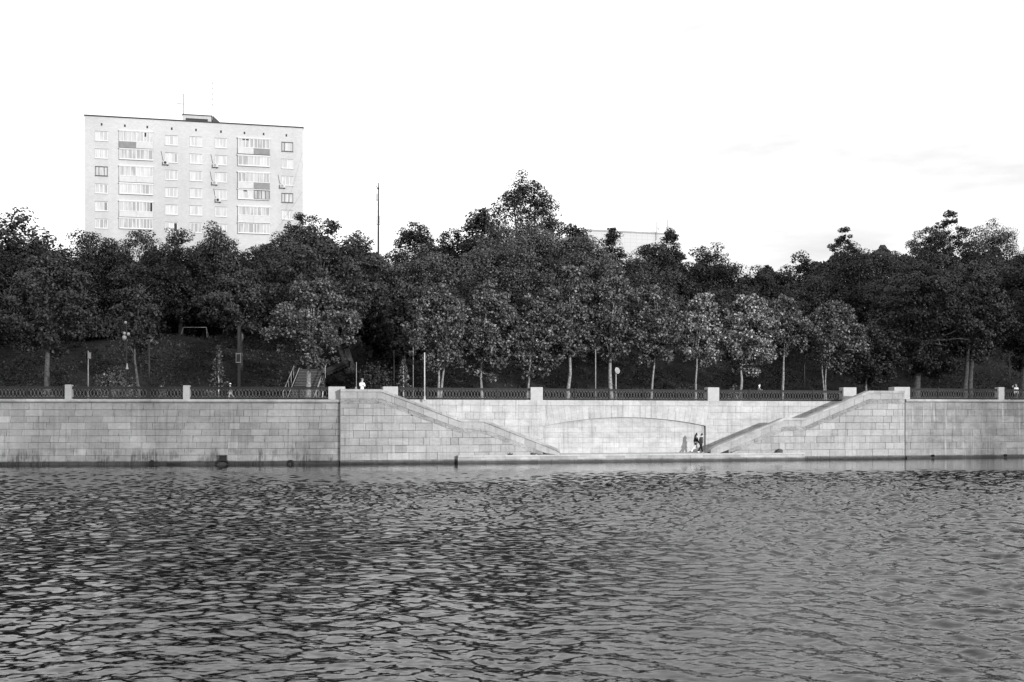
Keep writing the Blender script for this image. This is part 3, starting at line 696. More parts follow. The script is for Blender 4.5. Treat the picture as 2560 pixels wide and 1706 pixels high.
park('feathery spire tree left of the birch top', (2068, 2150, 560, 760), 56, 63, L_DARK, shape='egg', leaf=.26, dens=.8, sparse=.75, nclump=75)
park('broad dark tree behind the twin stemmed maple at right', (2040, 2255, 590, 900), 36, 64, L_DARK)
park('pale birch top with fine twigs showing against the sky at right', (2240, 2400, 570, 800), 52, 65, L_MID, leaf=.22, dens=1.0, sparse=.9)
park('tall airy birch, the highest crown at right', (2310, 2440, 522, 760), 56, 66, L_DARK, leaf=.26, dens=.75, sparse=.75, shape='egg', nclump=80)
park('pale weeping willow near right picture edge', (2400, 2555, 548, 800), 50, 67, L_MID, leaf=.22, dens=1.0)
park('dark tree at right picture edge behind the willow', (2470, 2720, 610, 900), 36, 68, L_DARK)
park('dark tree behind the low shaded maple at right', (2130, 2330, 690, 930), 27, 69, L_DARK)
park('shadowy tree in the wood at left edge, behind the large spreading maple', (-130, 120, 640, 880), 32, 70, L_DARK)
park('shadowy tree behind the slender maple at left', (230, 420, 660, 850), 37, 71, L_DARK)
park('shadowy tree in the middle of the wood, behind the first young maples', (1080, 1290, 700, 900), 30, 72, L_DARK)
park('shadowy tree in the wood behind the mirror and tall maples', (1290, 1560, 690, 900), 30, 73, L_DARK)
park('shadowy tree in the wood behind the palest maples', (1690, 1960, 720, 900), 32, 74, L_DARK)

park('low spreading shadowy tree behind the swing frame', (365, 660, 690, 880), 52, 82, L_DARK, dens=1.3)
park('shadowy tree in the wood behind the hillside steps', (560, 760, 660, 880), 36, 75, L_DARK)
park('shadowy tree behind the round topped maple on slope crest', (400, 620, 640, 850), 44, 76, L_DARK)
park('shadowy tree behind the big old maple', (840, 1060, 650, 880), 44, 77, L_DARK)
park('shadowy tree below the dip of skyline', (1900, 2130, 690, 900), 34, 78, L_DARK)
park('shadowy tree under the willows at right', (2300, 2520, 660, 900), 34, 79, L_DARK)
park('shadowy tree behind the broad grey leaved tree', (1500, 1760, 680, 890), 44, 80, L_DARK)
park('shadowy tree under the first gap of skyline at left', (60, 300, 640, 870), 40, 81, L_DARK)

def far_wood():
    # the depth of the wood behind the trees one can tell apart: one dark mass of leaves, lower than the skyline
    g = np.random.default_rng(77); n = 76000; px = g.uniform(-700, 3300, n); dd = g.uniform(68, 84, n); k = (px - 1280) / F
    y = 165 + np.zeros(n)
    for _ in range(12): y = np.interp(k * y, _bx, _by) + dd
    x = k * y; sky_x = [-260, 80, 200, 480, 600, 760, 900, 960, 1040, 1200, 1400, 1560, 1700, 1860, 1990, 2120, 2300, 2500, 2820]
    sky_y = [600, 620, 650, 640, 650, 610, 620, 670, 640, 610, 620, 660, 660, 690, 690, 640, 630, 640, 660]
    zt = HC + (HOR - np.interp(px, sky_x, sky_y) - 14 * np.sin(px * .045) - 9 * np.sin(px * .11 + 1)) / F * y; zg = ground(x, y)
    z = zg + (zt - zg) * g.uniform(0, 1, n) ** .8
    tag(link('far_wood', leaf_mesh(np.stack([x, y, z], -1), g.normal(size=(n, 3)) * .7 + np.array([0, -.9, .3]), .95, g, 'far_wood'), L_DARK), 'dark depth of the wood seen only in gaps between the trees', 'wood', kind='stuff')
far_wood()

# trees added unseen behind the viewer to shade both ends of the far quay
def shade_tree(label, X, Y, rx, rz, zc, n, seed):
    g = np.random.default_rng(4000 + seed); e = empty('near_shade_tree', label, 'tree', 'added shade trees on the near bank', (X, Y, 2.0))
    P, out, cen = crown_points(g, rx, rx, rz, 110, n, 'egg', 1.7); C0 = np.array([0, 0, zc - 2.0])
    link('crown', leaf_mesh(P + C0, out + g.normal(size=P.shape) * .8, .45, g, 'crown'), L_MID, e)
    mb = MB(); mb.tube([(0, 0, -.2), (0, 0, zc - 2), (0, 0, zc + rz * .6)], [.4, .25, .08], 9)
    for c in cen[:14]: mb.tube(limb_path((0, 0, zc - 2 - rz * .4 + .3 * (c[2] + rz) * .5), c + C0, g), list(np.linspace(.2, .04, 5)), 5)
    mb.build('trunk', M_BARK, e, smooth=True)
for i, (X, Y, rx, rz, zc, n) in enumerate(NEAR_SHADE): shade_tree('tall tree added unseen on the near bank to shade the far quay', X, Y, rx, rz, zc, n, i)

# shrubs and saplings
def shrub(label, box, d, seed, mat=L_WEED, leaf=.16, name='shrub', cat='shrub', group='low shrubs along the embankment', dens=1.0):
    x0, x1, yt, yb = box; X, Y = at((x0 + x1) / 2, d); s = F / Y; rx = (x1 - x0) / 2 / s; g = np.random.default_rng(500 + seed)
    zt = HC + (HOR - yt) / s; z0 = gz(X, Y) - .05; h = max(.5, zt - z0); n = int(dens * 900 * rx * h + 120)
    d3 = unit(g.normal(size=(n, 3))); d3[:, 2] = np.abs(d3[:, 2]); P = d3 * (g.uniform(0, 1, n) ** .4)[:, None] * np.array([rx, rx * .8, h])
    P *= (1 + .25 * np.sin(P[:, :1] * 7 + seed) * np.cos(P[:, 1:2] * 6)); e = empty(name, label, cat, group, (X, Y, z0))
    link('foliage', leaf_mesh(P, d3 * .6 + g.normal(size=P.shape) * .5, leaf, g, 'foliage'), mat, e)
    mb = MB()
    for k in range(6): q = P[g.integers(n)]; mb.tube([(0, 0, -.1), q * .5 + np.array([0, 0, .1]), q], [.03, .02, .008], 5)
    mb.build('stems', M_BARK, e)
shrub('bright leaved bush behind the railing at the foot of lamp post', (288, 336, 958, 1000), 5, 1)
shrub('small bright bush behind the railing, right of dark pole', (392, 420, 970, 1000), 4.5, 2)
shrub('small pale weed clump behind the railing left of first pedestal', (108, 138, 972, 1000), 5, 3)
shrub('low leafy bush beside the drain hose, left of white capped child', (500, 548, 975, 1000), 5.5, 4, L_YOUNG)
shrub('arching dark bush behind the woman in white', (880, 990, 915, 985), 13, 5, L_MID, .22)
shrub('leafy bush behind the railing right of the bright pedestal right of arch', (1812, 1850, 965, 1000), 7, 6, L_YOUNG)
shrub('bright weed bank on the slope between lamp post and light pole', (235, 345, 925, 975), 15, 7, L_YOUNG, .24, dens=.6)
shrub('dark thicket along the slope crest at left', (170, 330, 790, 850), 33, 8, L_DARK, .34, dens=.5)
shrub('dark thicket on slope crest behind the slender maple', (320, 420, 775, 850), 35, 9, L_DARK, .34, dens=.5)
def sapling(label, px, yt, yb, d, seed, bark=M_BIRCH, crown=True, w=34):
    X, Y = at(px, d); s = F / Y; z0 = gz(X, Y); h = HC + (HOR - yt) / s - z0; g = np.random.default_rng(700 + seed)
    e = empty('birch_sapling', label, 'sapling', 'thin saplings behind the railing', (X, Y, z0)); mb = MB()
    q = np.stack([g.normal(0, .03, 7), g.normal(0, .03, 7), np.linspace(-.1, h, 7)], -1); mb.tube(q, list(np.linspace(.06, .025, 7)), 6); mb.build('trunk', bark, e, smooth=True)
    if crown:
        n = 420; hh = g.uniform(.25, 1.02, n); r = (w / 2 / s) * (1.15 - hh) * g.uniform(.2, 1, n); a = g.uniform(0, 6.283, n)
        P = np.stack([r * np.cos(a), r * np.sin(a), hh * h * 1.05], -1); link('crown', leaf_mesh(P, g.normal(size=P.shape) + np.array([0, 0, .5]), .2, g, 'crown'), L_YOUNG, e)
sapling('thin birch sapling with black and white stem left of white capped child', 547, 872, 985, 6, 1, w=60)
sapling('white stemmed birch sapling right of hillside steps', 807, 905, 975, 9, 2, w=14)
sapling('white stemmed birch sapling behind the railing left of white pole', 1009, 905, 995, 4, 3, w=50)

def grass():
    g = np.random.default_rng(9); n = 95000
    x = g.uniform(-62, 82, n); d = g.uniform(11.8, 40, n); y = np.interp(x, _bx, _by) + d
    dens = np.sin(x * .5 + d * .3) + np.sin(x * .17 - d * .5 + 2) + np.sin(x * 1.3 + d); keep = g.uniform(-2.6, 1.6, n) < dens
    x, y, d = x[keep], y[keep], d[keep]; n = len(x); big_ = .5 + .5 * np.sin(x * .33 + 1.5) * np.sin(d * .5)
    z = ground(x, y) + g.uniform(.0, .22, n) + .16 * big_
    C = np.stack([x, y, z], -1); N = g.normal(size=(n, 3)) * .8 + np.array([0, -.5, .5])
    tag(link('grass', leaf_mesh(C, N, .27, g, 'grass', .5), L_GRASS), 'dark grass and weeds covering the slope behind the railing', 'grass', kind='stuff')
grass()

# ------------------------------------------------------------------ poles, lamps, mast
def pole_at(px, d): X, Y = at(px, d); return X, Y, gz(X, Y), F / Y
def zpx(py, s): return HC + (HOR - py) / s
def simple_pole(label, px, yt, d, r, mat, name='pole', cat='pole', cap=True, plates=None, group='poles along the embankment'):
    X, Y, z0, s = pole_at(px, d); h = zpx(yt, s) - z0; e = empty(name, label, cat, group, (X, Y, z0))
    mb = MB(); mb.tube([(0, 0, -.1), (0, 0, h * .5), (0, 0, h)], [r, r * .92, r * .8], 10); mb.build('shaft', mat, e, smooth=True)
    m = MB(); m.lathe([(r * 2.1, 0), (r * 2.1, .05), (r * 1.35, .09), (r * 1.2, .3), (r, .32)], n=10); m.build('base', mat, e)
    if cap: MB().lathe([(r * .8, h), (r * 1.05, h + .01), (r * .9, h + .06), (0, h + .08)], n=10).build('cap', mat, e)
    return e, X, Y, z0, s, h
# sign seen edge on
e, X, Y, z0, s, h = simple_pole('light grey sign pole with road signs seen edge on, behind the left railing', 220.5, 880, 1.2, .05, M_GREYMET, 'sign_pole', 'sign pole')
for dx, za, zb_, m in ((-.13, .0, .95, M_BLACK), (.1, .05, .55, M_GREYMET)):
    MB().box(dx - .022, dx + .022, -.3, .3, h - zb_, h - za).build('sign_plate', m, e); MB().box(min(dx, 0) + .02, max(dx, 0), -.02, .02, h - zb_ / 2 - .02, h - zb_ / 2 + .02).build('bracket', M_GREYMET, e)
simple_pole('dark thin pole on the left promenade, right of lamp post', 373, 858, 5, .075, M_BLACK)
simple_pole('tall thin grey pole left of the white pole, up against the dark wood', 1033, 810, 9, .035, M_GREYMET)
simple_pole('slender grey pole behind the woman in white', 891, 908, 6, .03, M_GREYMET)
simple_pole('dark thin pole in the shade between the two birch saplings', 985, 878, 10, .05, M_BLACK)
simple_pole('white painted pole behind the railing left of the forked maple', 1061.5, 884, 2.2, .058, M_WHITE)
simple_pole('grey pole between the two tallest young maples', 1489, 876, 6, .05, M_GREYMET)
simple_pole('dark pole behind the railing right of white haired walker', 2011, 862, 9, .06, M_BLACK)
simple_pole('dark pole beside the two people at right picture edge', 2524, 880, 6, .055, M_BLACK)
# traffic mirror
e, X, Y, z0, s, h = simple_pole('short white pole carrying a round traffic mirror, beside a tall young maple', 1540, 921, 4, .035, M_WHITE, 'traffic_mirror', 'traffic mirror')
m = MB(); m.lathe([(0, .07), (.14, .06), (.25, .02), (.27, 0), (.27, -.03), (0, -.05)], n=20); o = m.build('mirror_disc', M_GREYMET, e, (.12, -.06, h - .22), 0); o.rotation_euler = (R(80), 0, R(38))
MB().tube([(.27 * math.cos(t), .27 * math.sin(t), 0) for t in np.linspace(0, 6.283, 21)[:-1]], .02, 6, closed=True).build('rim', M_WHITE, o)
# lamp post with lanterns
X, Y, z0, s = pole_at(316, 6); e = empty('lamp_post', 'dark lamp post with a cluster of white lanterns half hidden in leaves', 'lamp post', None, (X, Y, z0)); h = zpx(806, s) - z0
MB().tube([(0, 0, 0), (0, 0, 1.2), (0, 0, h)], [.13, .08, .05], 10).build('shaft', M_BLACK, e); MB().lathe([(.2, 0), (.2, .1), (.15, .16), (.15, .9), (.09, 1.0)], n=12).build('base', M_BLACK, e)
for px, py, r in ((315, 807, .12), (312, 834, .13), (322, 836, .14), (312, 845, .2)):
    dx = (px - 316) / s; zz = zpx(py, s) - z0; dy = -.1
    a = MB(); a.tube([(0, 0, zz - .3), (dx * .5, dy * .5, zz - .34), (dx, dy, zz - r - .02)], .02, 6); a.build('arm', M_BLACK, e)
    l = MB(); l.lathe([(.04, -r), (r * .75, -r * .75), (r, 0), (r * .75, r * .75), (.04, r)], (dx, dy, zz), 12); l.build('lantern', M_LAMP, e, smooth=True)
zz = zpx(918, s) - z0; f = MB(); f.lathe([(.04, .3), (.06, .1), (.13, -.15), (.14, -.2), (0, -.22)], (.1, -.12, zz), 10); f.build('floodlight', M_LAMP, e); MB().tube([(0, 0, zz + .32), (.1, -.12, zz + .3)], .02, 6).build('arm', M_BLACK, e)
# thick black mast
X, Y, z0, s = pole_at(597.5, 4.5); e = empty('black_mast', 'thick black twin tube mast with a white edged service box, left of the hillside steps', 'mast', None, (X, Y, z0)); h = zpx(815, s) - z0
for dx in (-.07, .07): MB().tube([(dx, 0, 0), (dx, 0, h)], .06, 10).build('tube', M_BLACK, e)
MB().box(-.2, .2, -.2, .2, 0, .25).build('base', M_BLACK, e); MB().box(-.05, .05, -.03, .03, .26, h - .02).build('web', M_BLACK, e)
za, zb_ = zpx(908, s) - z0, zpx(883, s) - z0; b = MB().box(-.13, .13, -.26, -.064, za, zb_).build('service_box', M_BLACK, e)
m = MB(); m.box(-.2, -.17, -.28, -.24, za, zb_); m.box(.17, .2, -.28, -.24, za, zb_); m.box(-.17, .17, -.28, -.26, zb_ - .1, zb_ - .05); m.box(-.17, .17, -.28, -.26, za + .02, za + .07); m.build('white_edging', M_GREYMET, b)
# bollard
X, Y, z0, s = pole_at(890, 4); m = MB(); m.lathe([(.09, 0), (.09, .75), (.1, .76), (.1, .82), (.05, .9), (0, .91)], n=12); o = m.build('bollard', M_GREYMET, None, (X, Y, z0)); o.scale = (1, 1, 1.25); tag(o, 'grey bollard left of the woman in white', 'bollard')
# swing / goal frame on the crest
X, Y = at(487, 37); s = F / Y; z0 = gz(X, Y); e = empty('swing_frame', 'thin metal swing frame on the slope crest under dark trees', 'swing frame', None, (X, Y, z0)); h = zpx(828, s) - z0; h = max(h, 1.4); w = 29 / s
MB().tube([(-w, 0, h), (w, 0, h)], .035, 8).build('crossbar', M_GREYMET, e)
for sx in (-1, 1):
    for sy in (-1, 1): MB().tube([(sx * w, 0, h - .04), (sx * (w + .28), sy * .6, -.1)], .035, 8).build('leg', M_GREYMET, e)

# phone mast beyond the trees
Yp = 150.0; s = F / Yp; X = (946 - 1280) / s; z0 = gz(X, Yp); e = empty('phone_mast', 'slim phone mast with aerial panels rising over trees, right of apartment block', 'mast', None, (X, Yp, z0)); zz = lambda py: zpx(py, s) - z0
MB().tube([(0, 0, 0), (0, 0, zz(585)), (0, 0, zz(470)), (0, 0, zz(457))], [.16, .12, .08, .05], 8).build('shaft', M_IRON, e)
MB().box(-.32, -.06, -.1, .1, zz(500.5), zz(485)).build('white_panel', M_PALE, e)
MB().box(-.07, .12, -.14, .14, zz(558), zz(540)).build('dark_panel', M_IRON, e)
for sx in (-1, 1): MB().box(sx * .24 - .05, sx * .24 + .05, -.07, .07, zz(561), zz(540)).build('white_panel', M_PALE, e)
MB().tube([(-.27, 0, zz(561.5)), (.27, 0, zz(561.5))], .035, 6).build('bracket', M_IRON, e); MB().tube([(-.3, 0, zz(501)), (0, 0, zz(501))], .04, 6).build('bracket', M_IRON, e)
m = MB(); m.tube([(0, 0, zz(472)), (-.15, 0, zz(472)), (-.25, 0, zz(465))], .045, 6); m.build('small_aerial', M_IRON, e); MB().lathe([(.02, -.2), (.12, -.1), (.12, .1), (.02, .2)], (0, 0, zz(471.5)), 8).build('clamp', M_IRON, e)
for q in (510, 514): MB().tube([(-.1, 0, zz(q)), (.12, 0, zz(q))], .04, 6).build('clamp', M_IRON, e)

# ------------------------------------------------------------------ steps up the hillside
def hill_steps():
    X, Y = at(750, 13.2); z0 = gz(X, Y) - .05; W = 2.25; n = 20; rise, run = .162, .31
    e = empty('hillside_steps', 'concrete steps with pale handrails climbing the grassy slope behind left railing', 'steps', None, (X, Y, z0), 0.0)
    mb = MB(); nose = MB()
    for i in range(n):
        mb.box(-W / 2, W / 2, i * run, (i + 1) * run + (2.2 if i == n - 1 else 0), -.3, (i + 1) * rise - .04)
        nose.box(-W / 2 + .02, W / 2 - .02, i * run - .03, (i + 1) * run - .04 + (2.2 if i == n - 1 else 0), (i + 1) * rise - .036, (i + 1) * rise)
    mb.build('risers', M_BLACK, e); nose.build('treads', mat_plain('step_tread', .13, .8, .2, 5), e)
    for sx in (-1, 1):
        for k, (off, hh) in enumerate(((W / 2 + .1, .15), (W / 2 + .42, .85))):
            m = MB(); x = sx * off; m.tube([(x, -.5, hh - .3), (x, -.25, hh), (x, n * run, n * rise + hh), (x, n * run + 1.2, n * rise + hh)], .045, 8); m.build('handrail', M_GREYMET, e)
        p = MB()
        for i in range(0, n, 4): p.tube([(sx * (W / 2 + .42), i * run, i * rise - .2), (sx * (W / 2 + .42), i * run, i * rise + .85)], .03, 6)
        p.build('rail_posts', M_GREYMET, e)
    # second flight turning right
    zt = n * rise; y0 = n * run + .3; st = MB(); m2 = 7
    for i in range(m2): st.box(W / 2 + .3 + i * .3, W / 2 + .6 + i * .3 + .01, y0, y0 + 1.7, zt + i * .14 - .5, zt + (i + 1) * .14)
    st.build('upper_flight', M_BLACK, e)
    sg = MB(); sg.prism([(W / 2 + .1, zt - .35), (W / 2 + .3 + m2 * .3, zt + m2 * .14 - .3), (W / 2 + .3 + m2 * .3, zt + m2 * .14 + .12), (W / 2 + .1, zt + .1)], y0 - .14, y0 - .02); sg.build('stringer', M_BLACK, e)
hill_steps()

# ------------------------------------------------------------------ apartment block
FH = Frame(212, 181, 757.5, 188.7)
def apartment():
    e = FH.empty('apartment_block', 'tall pale brick apartment block with glazed balconies rising over the trees', 'building')
    zx = lambda x: 180 + x / 3.267; zy = lambda y: 140 + y / 3.267
    U = lambda x: FH.u(zx(x)); Zf = lambda x, y: FH.z(zx(x), zy(y))
    L = FH.L; zt = .5 * (FH.z(212, 288.5) + FH.z(757.5, 321.5)); zb = gz(FH.w(L / 2, 6).x, FH.w(L / 2, 6).y) - 1
    t = NT('pale_brick'); br = t.n('ShaderNodeTexBrick', {'Vector': t.n('ShaderNodeCombineXYZ', {0: t.n('ShaderNodeSeparateXYZ', {0: t.obj()}).outputs[0], 1: t.z()}).outputs[0], 'Scale': 1.0, 'Mortar Size': .02, 'Brick Width': .4, 'Row Height': .2, 'Color1': (.41, .41, .41, 1), 'Color2': (.365, .365, .365, 1), 'Mortar': (.33, .33, .33, 1)})
    n = t.noise(t.obj((.12, 1, .05)), 1.0, 4); v = t.math('MULTIPLY', t.n('ShaderNodeRGBToBW', {0: br.outputs[0]}).outputs[0], t.ramp(n, .3, .7, .9, 1.1))
    MBR = t.finish(v, .9, .2)
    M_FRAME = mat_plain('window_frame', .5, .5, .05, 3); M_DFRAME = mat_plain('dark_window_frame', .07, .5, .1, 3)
    def glass(nm, a, b):
        t = NT(nm); k = t.noise(t.obj((1.1, 1, .15)), 1.2, 2); v = t.ramp(k, .42, .58, a, b); return t.finish(v, .12, .5)
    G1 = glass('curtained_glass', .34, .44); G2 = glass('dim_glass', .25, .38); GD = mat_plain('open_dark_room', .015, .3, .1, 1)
    PL = mat_plain('pale_cladding', .4, .6, .06, 2); PD = mat_plain('grey_cladding', .16, .6, .1, 2); SLAB = mat_plain('slab_edge', .5, .7, .05, 2)
    wall = MB().box(0, L, 0, 13, zb, zt).build('wall', MBR, e)
    pr = MB(); pr.box(-.12, L + .12, -.12, -.003, zt - .02, zt + .16); pr.box(-.12, L + .12, 13.003, 13.12, zt - .02, zt + .16); pr.box(-.12, L + .12, 0, 13, zt + .003, zt + .16); pr.build('roof_edge', M_BLACK, e)
    def window(u0, u1, z0, z1, fm=M_FRAME, gm=G1, divs=(.34, .67), dark=None):
        w = u1 - u0; c = .085; fr = MB()
        fr.box(u0, u1, -.07, .02, z0, z0 + c); fr.box(u0, u1, -.07, .02, z1 - c, z1); fr.box(u0, u0 + c, -.07, .02, z0 + c, z1 - c); fr.box(u1 - c, u1, -.07, .02, z0 + c, z1 - c)
        for q in divs: fr.box(u0 + q * w - .055, u0 + q * w + .055, -.065, .02, z0 + c, z1 - c)
        f = fr.build('window', fm, e)
        MB().box(u0 + c, u1 - c, -.025, -.006, z0 + c, z1 - c).build('pane', gm, f)
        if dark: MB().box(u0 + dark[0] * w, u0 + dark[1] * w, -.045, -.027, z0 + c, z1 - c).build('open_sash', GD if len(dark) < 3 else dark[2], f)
        MB().box(u0 - .05, u1 + .05, -.13, -.003, z0 - .07, z0 - .004).build('sill', M_DFRAME if fm is M_DFRAME else SLAB, f)
        MB().box(u0 - .02, u1 + .02, -.09, -.003, z1 + .004, z1 + .07).build('lintel_drip', M_DFRAME, f)
    cols = {'A': (190, 292, 620, 74, 143, 6), 'C': (763, 862, 654, 76, 141.5, 6), 'D': (963, 1062, 664, 76, 140.6, 6), 'E': (1170, 1263, 676, 76, 140.2, 6), 'G': (1712, 1806, 708, 73, 139, 5)}
    for k, (xa, xb, y0, hh, sp, nr) in cols.items():
        xc = (xa + xb) / 2
        for r in range(nr):
            a, b = U(xa), U(xb); z1, z0 = Zf(xc, y0 + r * sp), Zf(xc, y0 + r * sp + hh); kw = {}
            if k == 'A' and r == 2 or k == 'G' and r == 3: kw = dict(fm=M_DFRAME, divs=(.3, .72) if k == 'A' else (.28, .64))
            elif k == 'G' and r == 0: kw = dict(fm=M_DFRAME, divs=(.24,), gm=G1)
            elif k == 'C' and r == 5: kw = dict(dark=(.73, .99))
            elif k == 'C' and r in (1, 2): kw = dict(dark=(.72, .95, G2), divs=(.34, .72))
            elif k == 'A' and r == 4: kw = dict(dark=(.7, .96, PD), divs=(.3, .7))
            elif (k, r) in (('E', 1), ('G', 1), ('E', 4)): kw = dict(divs=(.5,))
            elif rnd.random() < .3: kw = dict(gm=G2)
            window(a, b, z0, z1, **kw)
    def balcony(x0, x1, xm, rows):
        a, m, b = U(x0), U(xm), U(x1); xc = (x0 + x1) / 2
        for i, (yt, yb, lo, pl, pr_, fl, frr, darkl, darkr) in enumerate(rows):
            z1, z0 = Zf(xc, yt), Zf(xc, yb); bal = MB()
            bal.box(a - .08, b + .08, -.34, -.003, z1 + .002, z1 + .17)
            o = bal.build('balcony', SLAB, e)
            for (p, q, fm, nd, dk) in ((a, m, fl, rnd.choice((3, 4)), darkl), (m, b, frr, rnd.choice((4, 5)), darkr)):
                c = .09; fr = MB(); p += .01; q -= .01
                fr.box(p, q, -.26, -.1, z0, z0 + c); fr.box(p, q, -.26, -.1, z1 - c, z1); fr.box(p, p + c, -.26, -.1, z0 + c, z1 - c); fr.box(q - c, q, -.26, -.1, z0 + c, z1 - c)
                for j in range(1, nd): x = p + (q - p) * j / nd + rnd.uniform(-.08, .08); fr.box(x - .05, x + .05, -.255, -.1, z0 + c, z1 - c)
                fr.build('glazing_frame', fm, o); MB().box(p + c, q - c, -.2, -.17, z0 + c, z1 - c).build('glazing', rnd.choice((G1, G2, G2)), o)
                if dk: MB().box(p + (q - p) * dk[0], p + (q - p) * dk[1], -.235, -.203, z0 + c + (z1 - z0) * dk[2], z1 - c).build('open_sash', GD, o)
            zlo = Zf(xc, lo) if lo else z0 - .12
            if lo:
                MB().box(a, m - .01, -.3, -.06, zlo, z0 - .03).build('parapet_panel', pl, o); MB().box(m + .01, b, -.3, -.06, zlo, z0 - .03).build('parapet_panel', pr_, o)
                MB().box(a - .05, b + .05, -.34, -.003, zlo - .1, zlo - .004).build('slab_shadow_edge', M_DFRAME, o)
            else: MB().box(a, b, -.28, -.003, z0 - .1, z0 - .004).build('sill', SLAB, o)
    Fm, Dm = M_FRAME, M_DFRAME
    balcony(387, 663, 525, [(622, 706, 757, PD, PL, Fm, Fm, None, (.5, .6, .5)), (768, 848, 0, PL, PL, Fm, Fm, None, None), (908, 988, 1036, PL, PL, Fm, Fm, None, None), (1050, 1130, 0, PL, PL, Fm, Fm, None, None), (1193, 1274, 1320, PL, PL, Fm, Fm, None, (.76, .97, 0)), (1332, 1412, 0, PL, PL, Fm, Fm, None, None)])
    balcony(1355, 1615, 1484, [(680, 757, 806, PL, PD, Fm, Fm, (.28, .7, .75), None), (822, 900, 0, PL, PL, Fm, Fm, None, None), (958, 1036, 1088, PL, PD, Fm, Fm, None, None), (1098, 1172, 0, PL, PL, Fm, Dm, (.35, .58, .75), None), (1236, 1308, 1366, PL, PL, Fm, Fm, None, None), (1372, 1450, 0, PL, PL, Fm, Fm, None, None)])
    for x, y in ((242, 560), (432, 571), (615, 582), (815, 595), (1013, 606), (1217, 619), (1409, 630), (1565, 639), (1751, 650)):
        u, z = U(x), Zf(x, y); MB().box(u - .13, u + .13, -.02, .01, z - .2, z + .2).build('attic_vent', M_BLACK, e)
    # machine room on the roof
    ua, ub = FH.u(457, 3), FH.u(528.5, 3); za = FH.z(457, 287.5, 3); rh = MB().box(ua, ub, 3, 9, zt + .165, za).build('roof_house', MBR, e)
    MB().box(ua - .1, ub + .1, 2.9, 9.1, za + .003, za + .14).build('roof_edge', M_BLACK, rh); c0, c1 = FH.u(464.5, 2.9), FH.u(519.5, 2.9)
    MB().box(c0, c1, 2.97, 2.997, zt + .3, zt + 1.25).build('opening', M_DFRAME, rh); MB().box(c0, c1, 2.93, 2.967, zt + 1.0, zt + 1.3).build('opening', M_BLACK, rh)
    sh = MB(); s0, s1 = FH.u(531.5, 3), FH.u(563, 3); sh.prism([(s0, zt + .17), (s1, zt + .17), (s0 + .1, zt + 1.9), (s0, zt + 1.9)], 3, 6); sh.build('lean_to_roof', M_DARKSTONE, e)
    # air conditioners
    def ac(x, y, lab, gm=M_GREYMET):
        u, z = U(x), Zf(x, y); o = FH.empty('air_conditioner', lab, 'air conditioner', 'air conditioners on the apartment block', u, 0, z)
        MB().box(-.42, .42, -.46, -.16, -.28, .28).build('case', M_PALE, o); g = MB(); g.lathe([(0, 0), (.2, 0), (.22, .02)], n=14); k = g.build('fan_grille', M_IRON if gm is None else gm, o, (-.1, -.465, 0)); k.rotation_euler = (R(90), 0, 0)
        MB().box(-.4, -.33, -.45, -.003, -.36, -.285).build('bracket', M_IRON, o); MB().box(.33, .4, -.45, -.003, -.36, -.285).build('bracket', M_IRON, o)
        MB().tube([(-.3, -.2, .28), (-.5, -.05, .6), (-.75, -.04, 1.9)], .03, 6).build('hose', M_IRON, o)
    ac(768, 877, 'air conditioner under a window of the third column, second storey from top', None)
    ac(1173, 899, 'air conditioner under a fifth column window, second storey from top')
    ac(1167, 1041, 'air conditioner under a fifth column window, third storey from top')
    ac(1196, 1181, 'air conditioner beside a fifth column window, fourth storey from top', None)
    ac(1721, 1067, 'air conditioner left of a right column window, third storey from top')
    # roof aerials
    u = FH.u(458.7, 4); z0 = za + .15; o = FH.empty('roof_aerial', 'short roof aerial with a crossbar at the left end of machine room', 'aerial', None, u, 4, z0); k = F / FH.y(u, 4)
    MB().tube([(0, 0, 0), (0, 0, 55 / k)], .05, 6).build('rod', M_IRON, o); MB().tube([(-16 / k, 0, 29.5 / k), (0, 0, 28.5 / k)], .04, 6).build('crossbar', M_IRON, o); MB().box(-.1, .1, -.1, .1, 0, .3).build('foot', M_IRON, o)
    u = FH.u(530.5, 5); z0 = zt + .16; o = FH.empty('roof_aerial', 'very tall thin whip aerial on the apartment roof, right of machine room', 'aerial', None, u, 5, z0); k = F / FH.y(u, 5); H = FH.z(530.5, 163, 5) - z0
    MB().tube([(0, 0, 0), (0, 0, H)], [.045, .03], 6).build('rod', M_GREYMET, o); 
    for q in (.18, .38, .47, .55, .64, .72): MB().lathe([(.02, -.12), (.06, -.1), (.06, .1), (.02, .12)], (0, 0, H * q), 8).build('insulator', M_IRON, o)
    return zt
ZROOF = apartment()

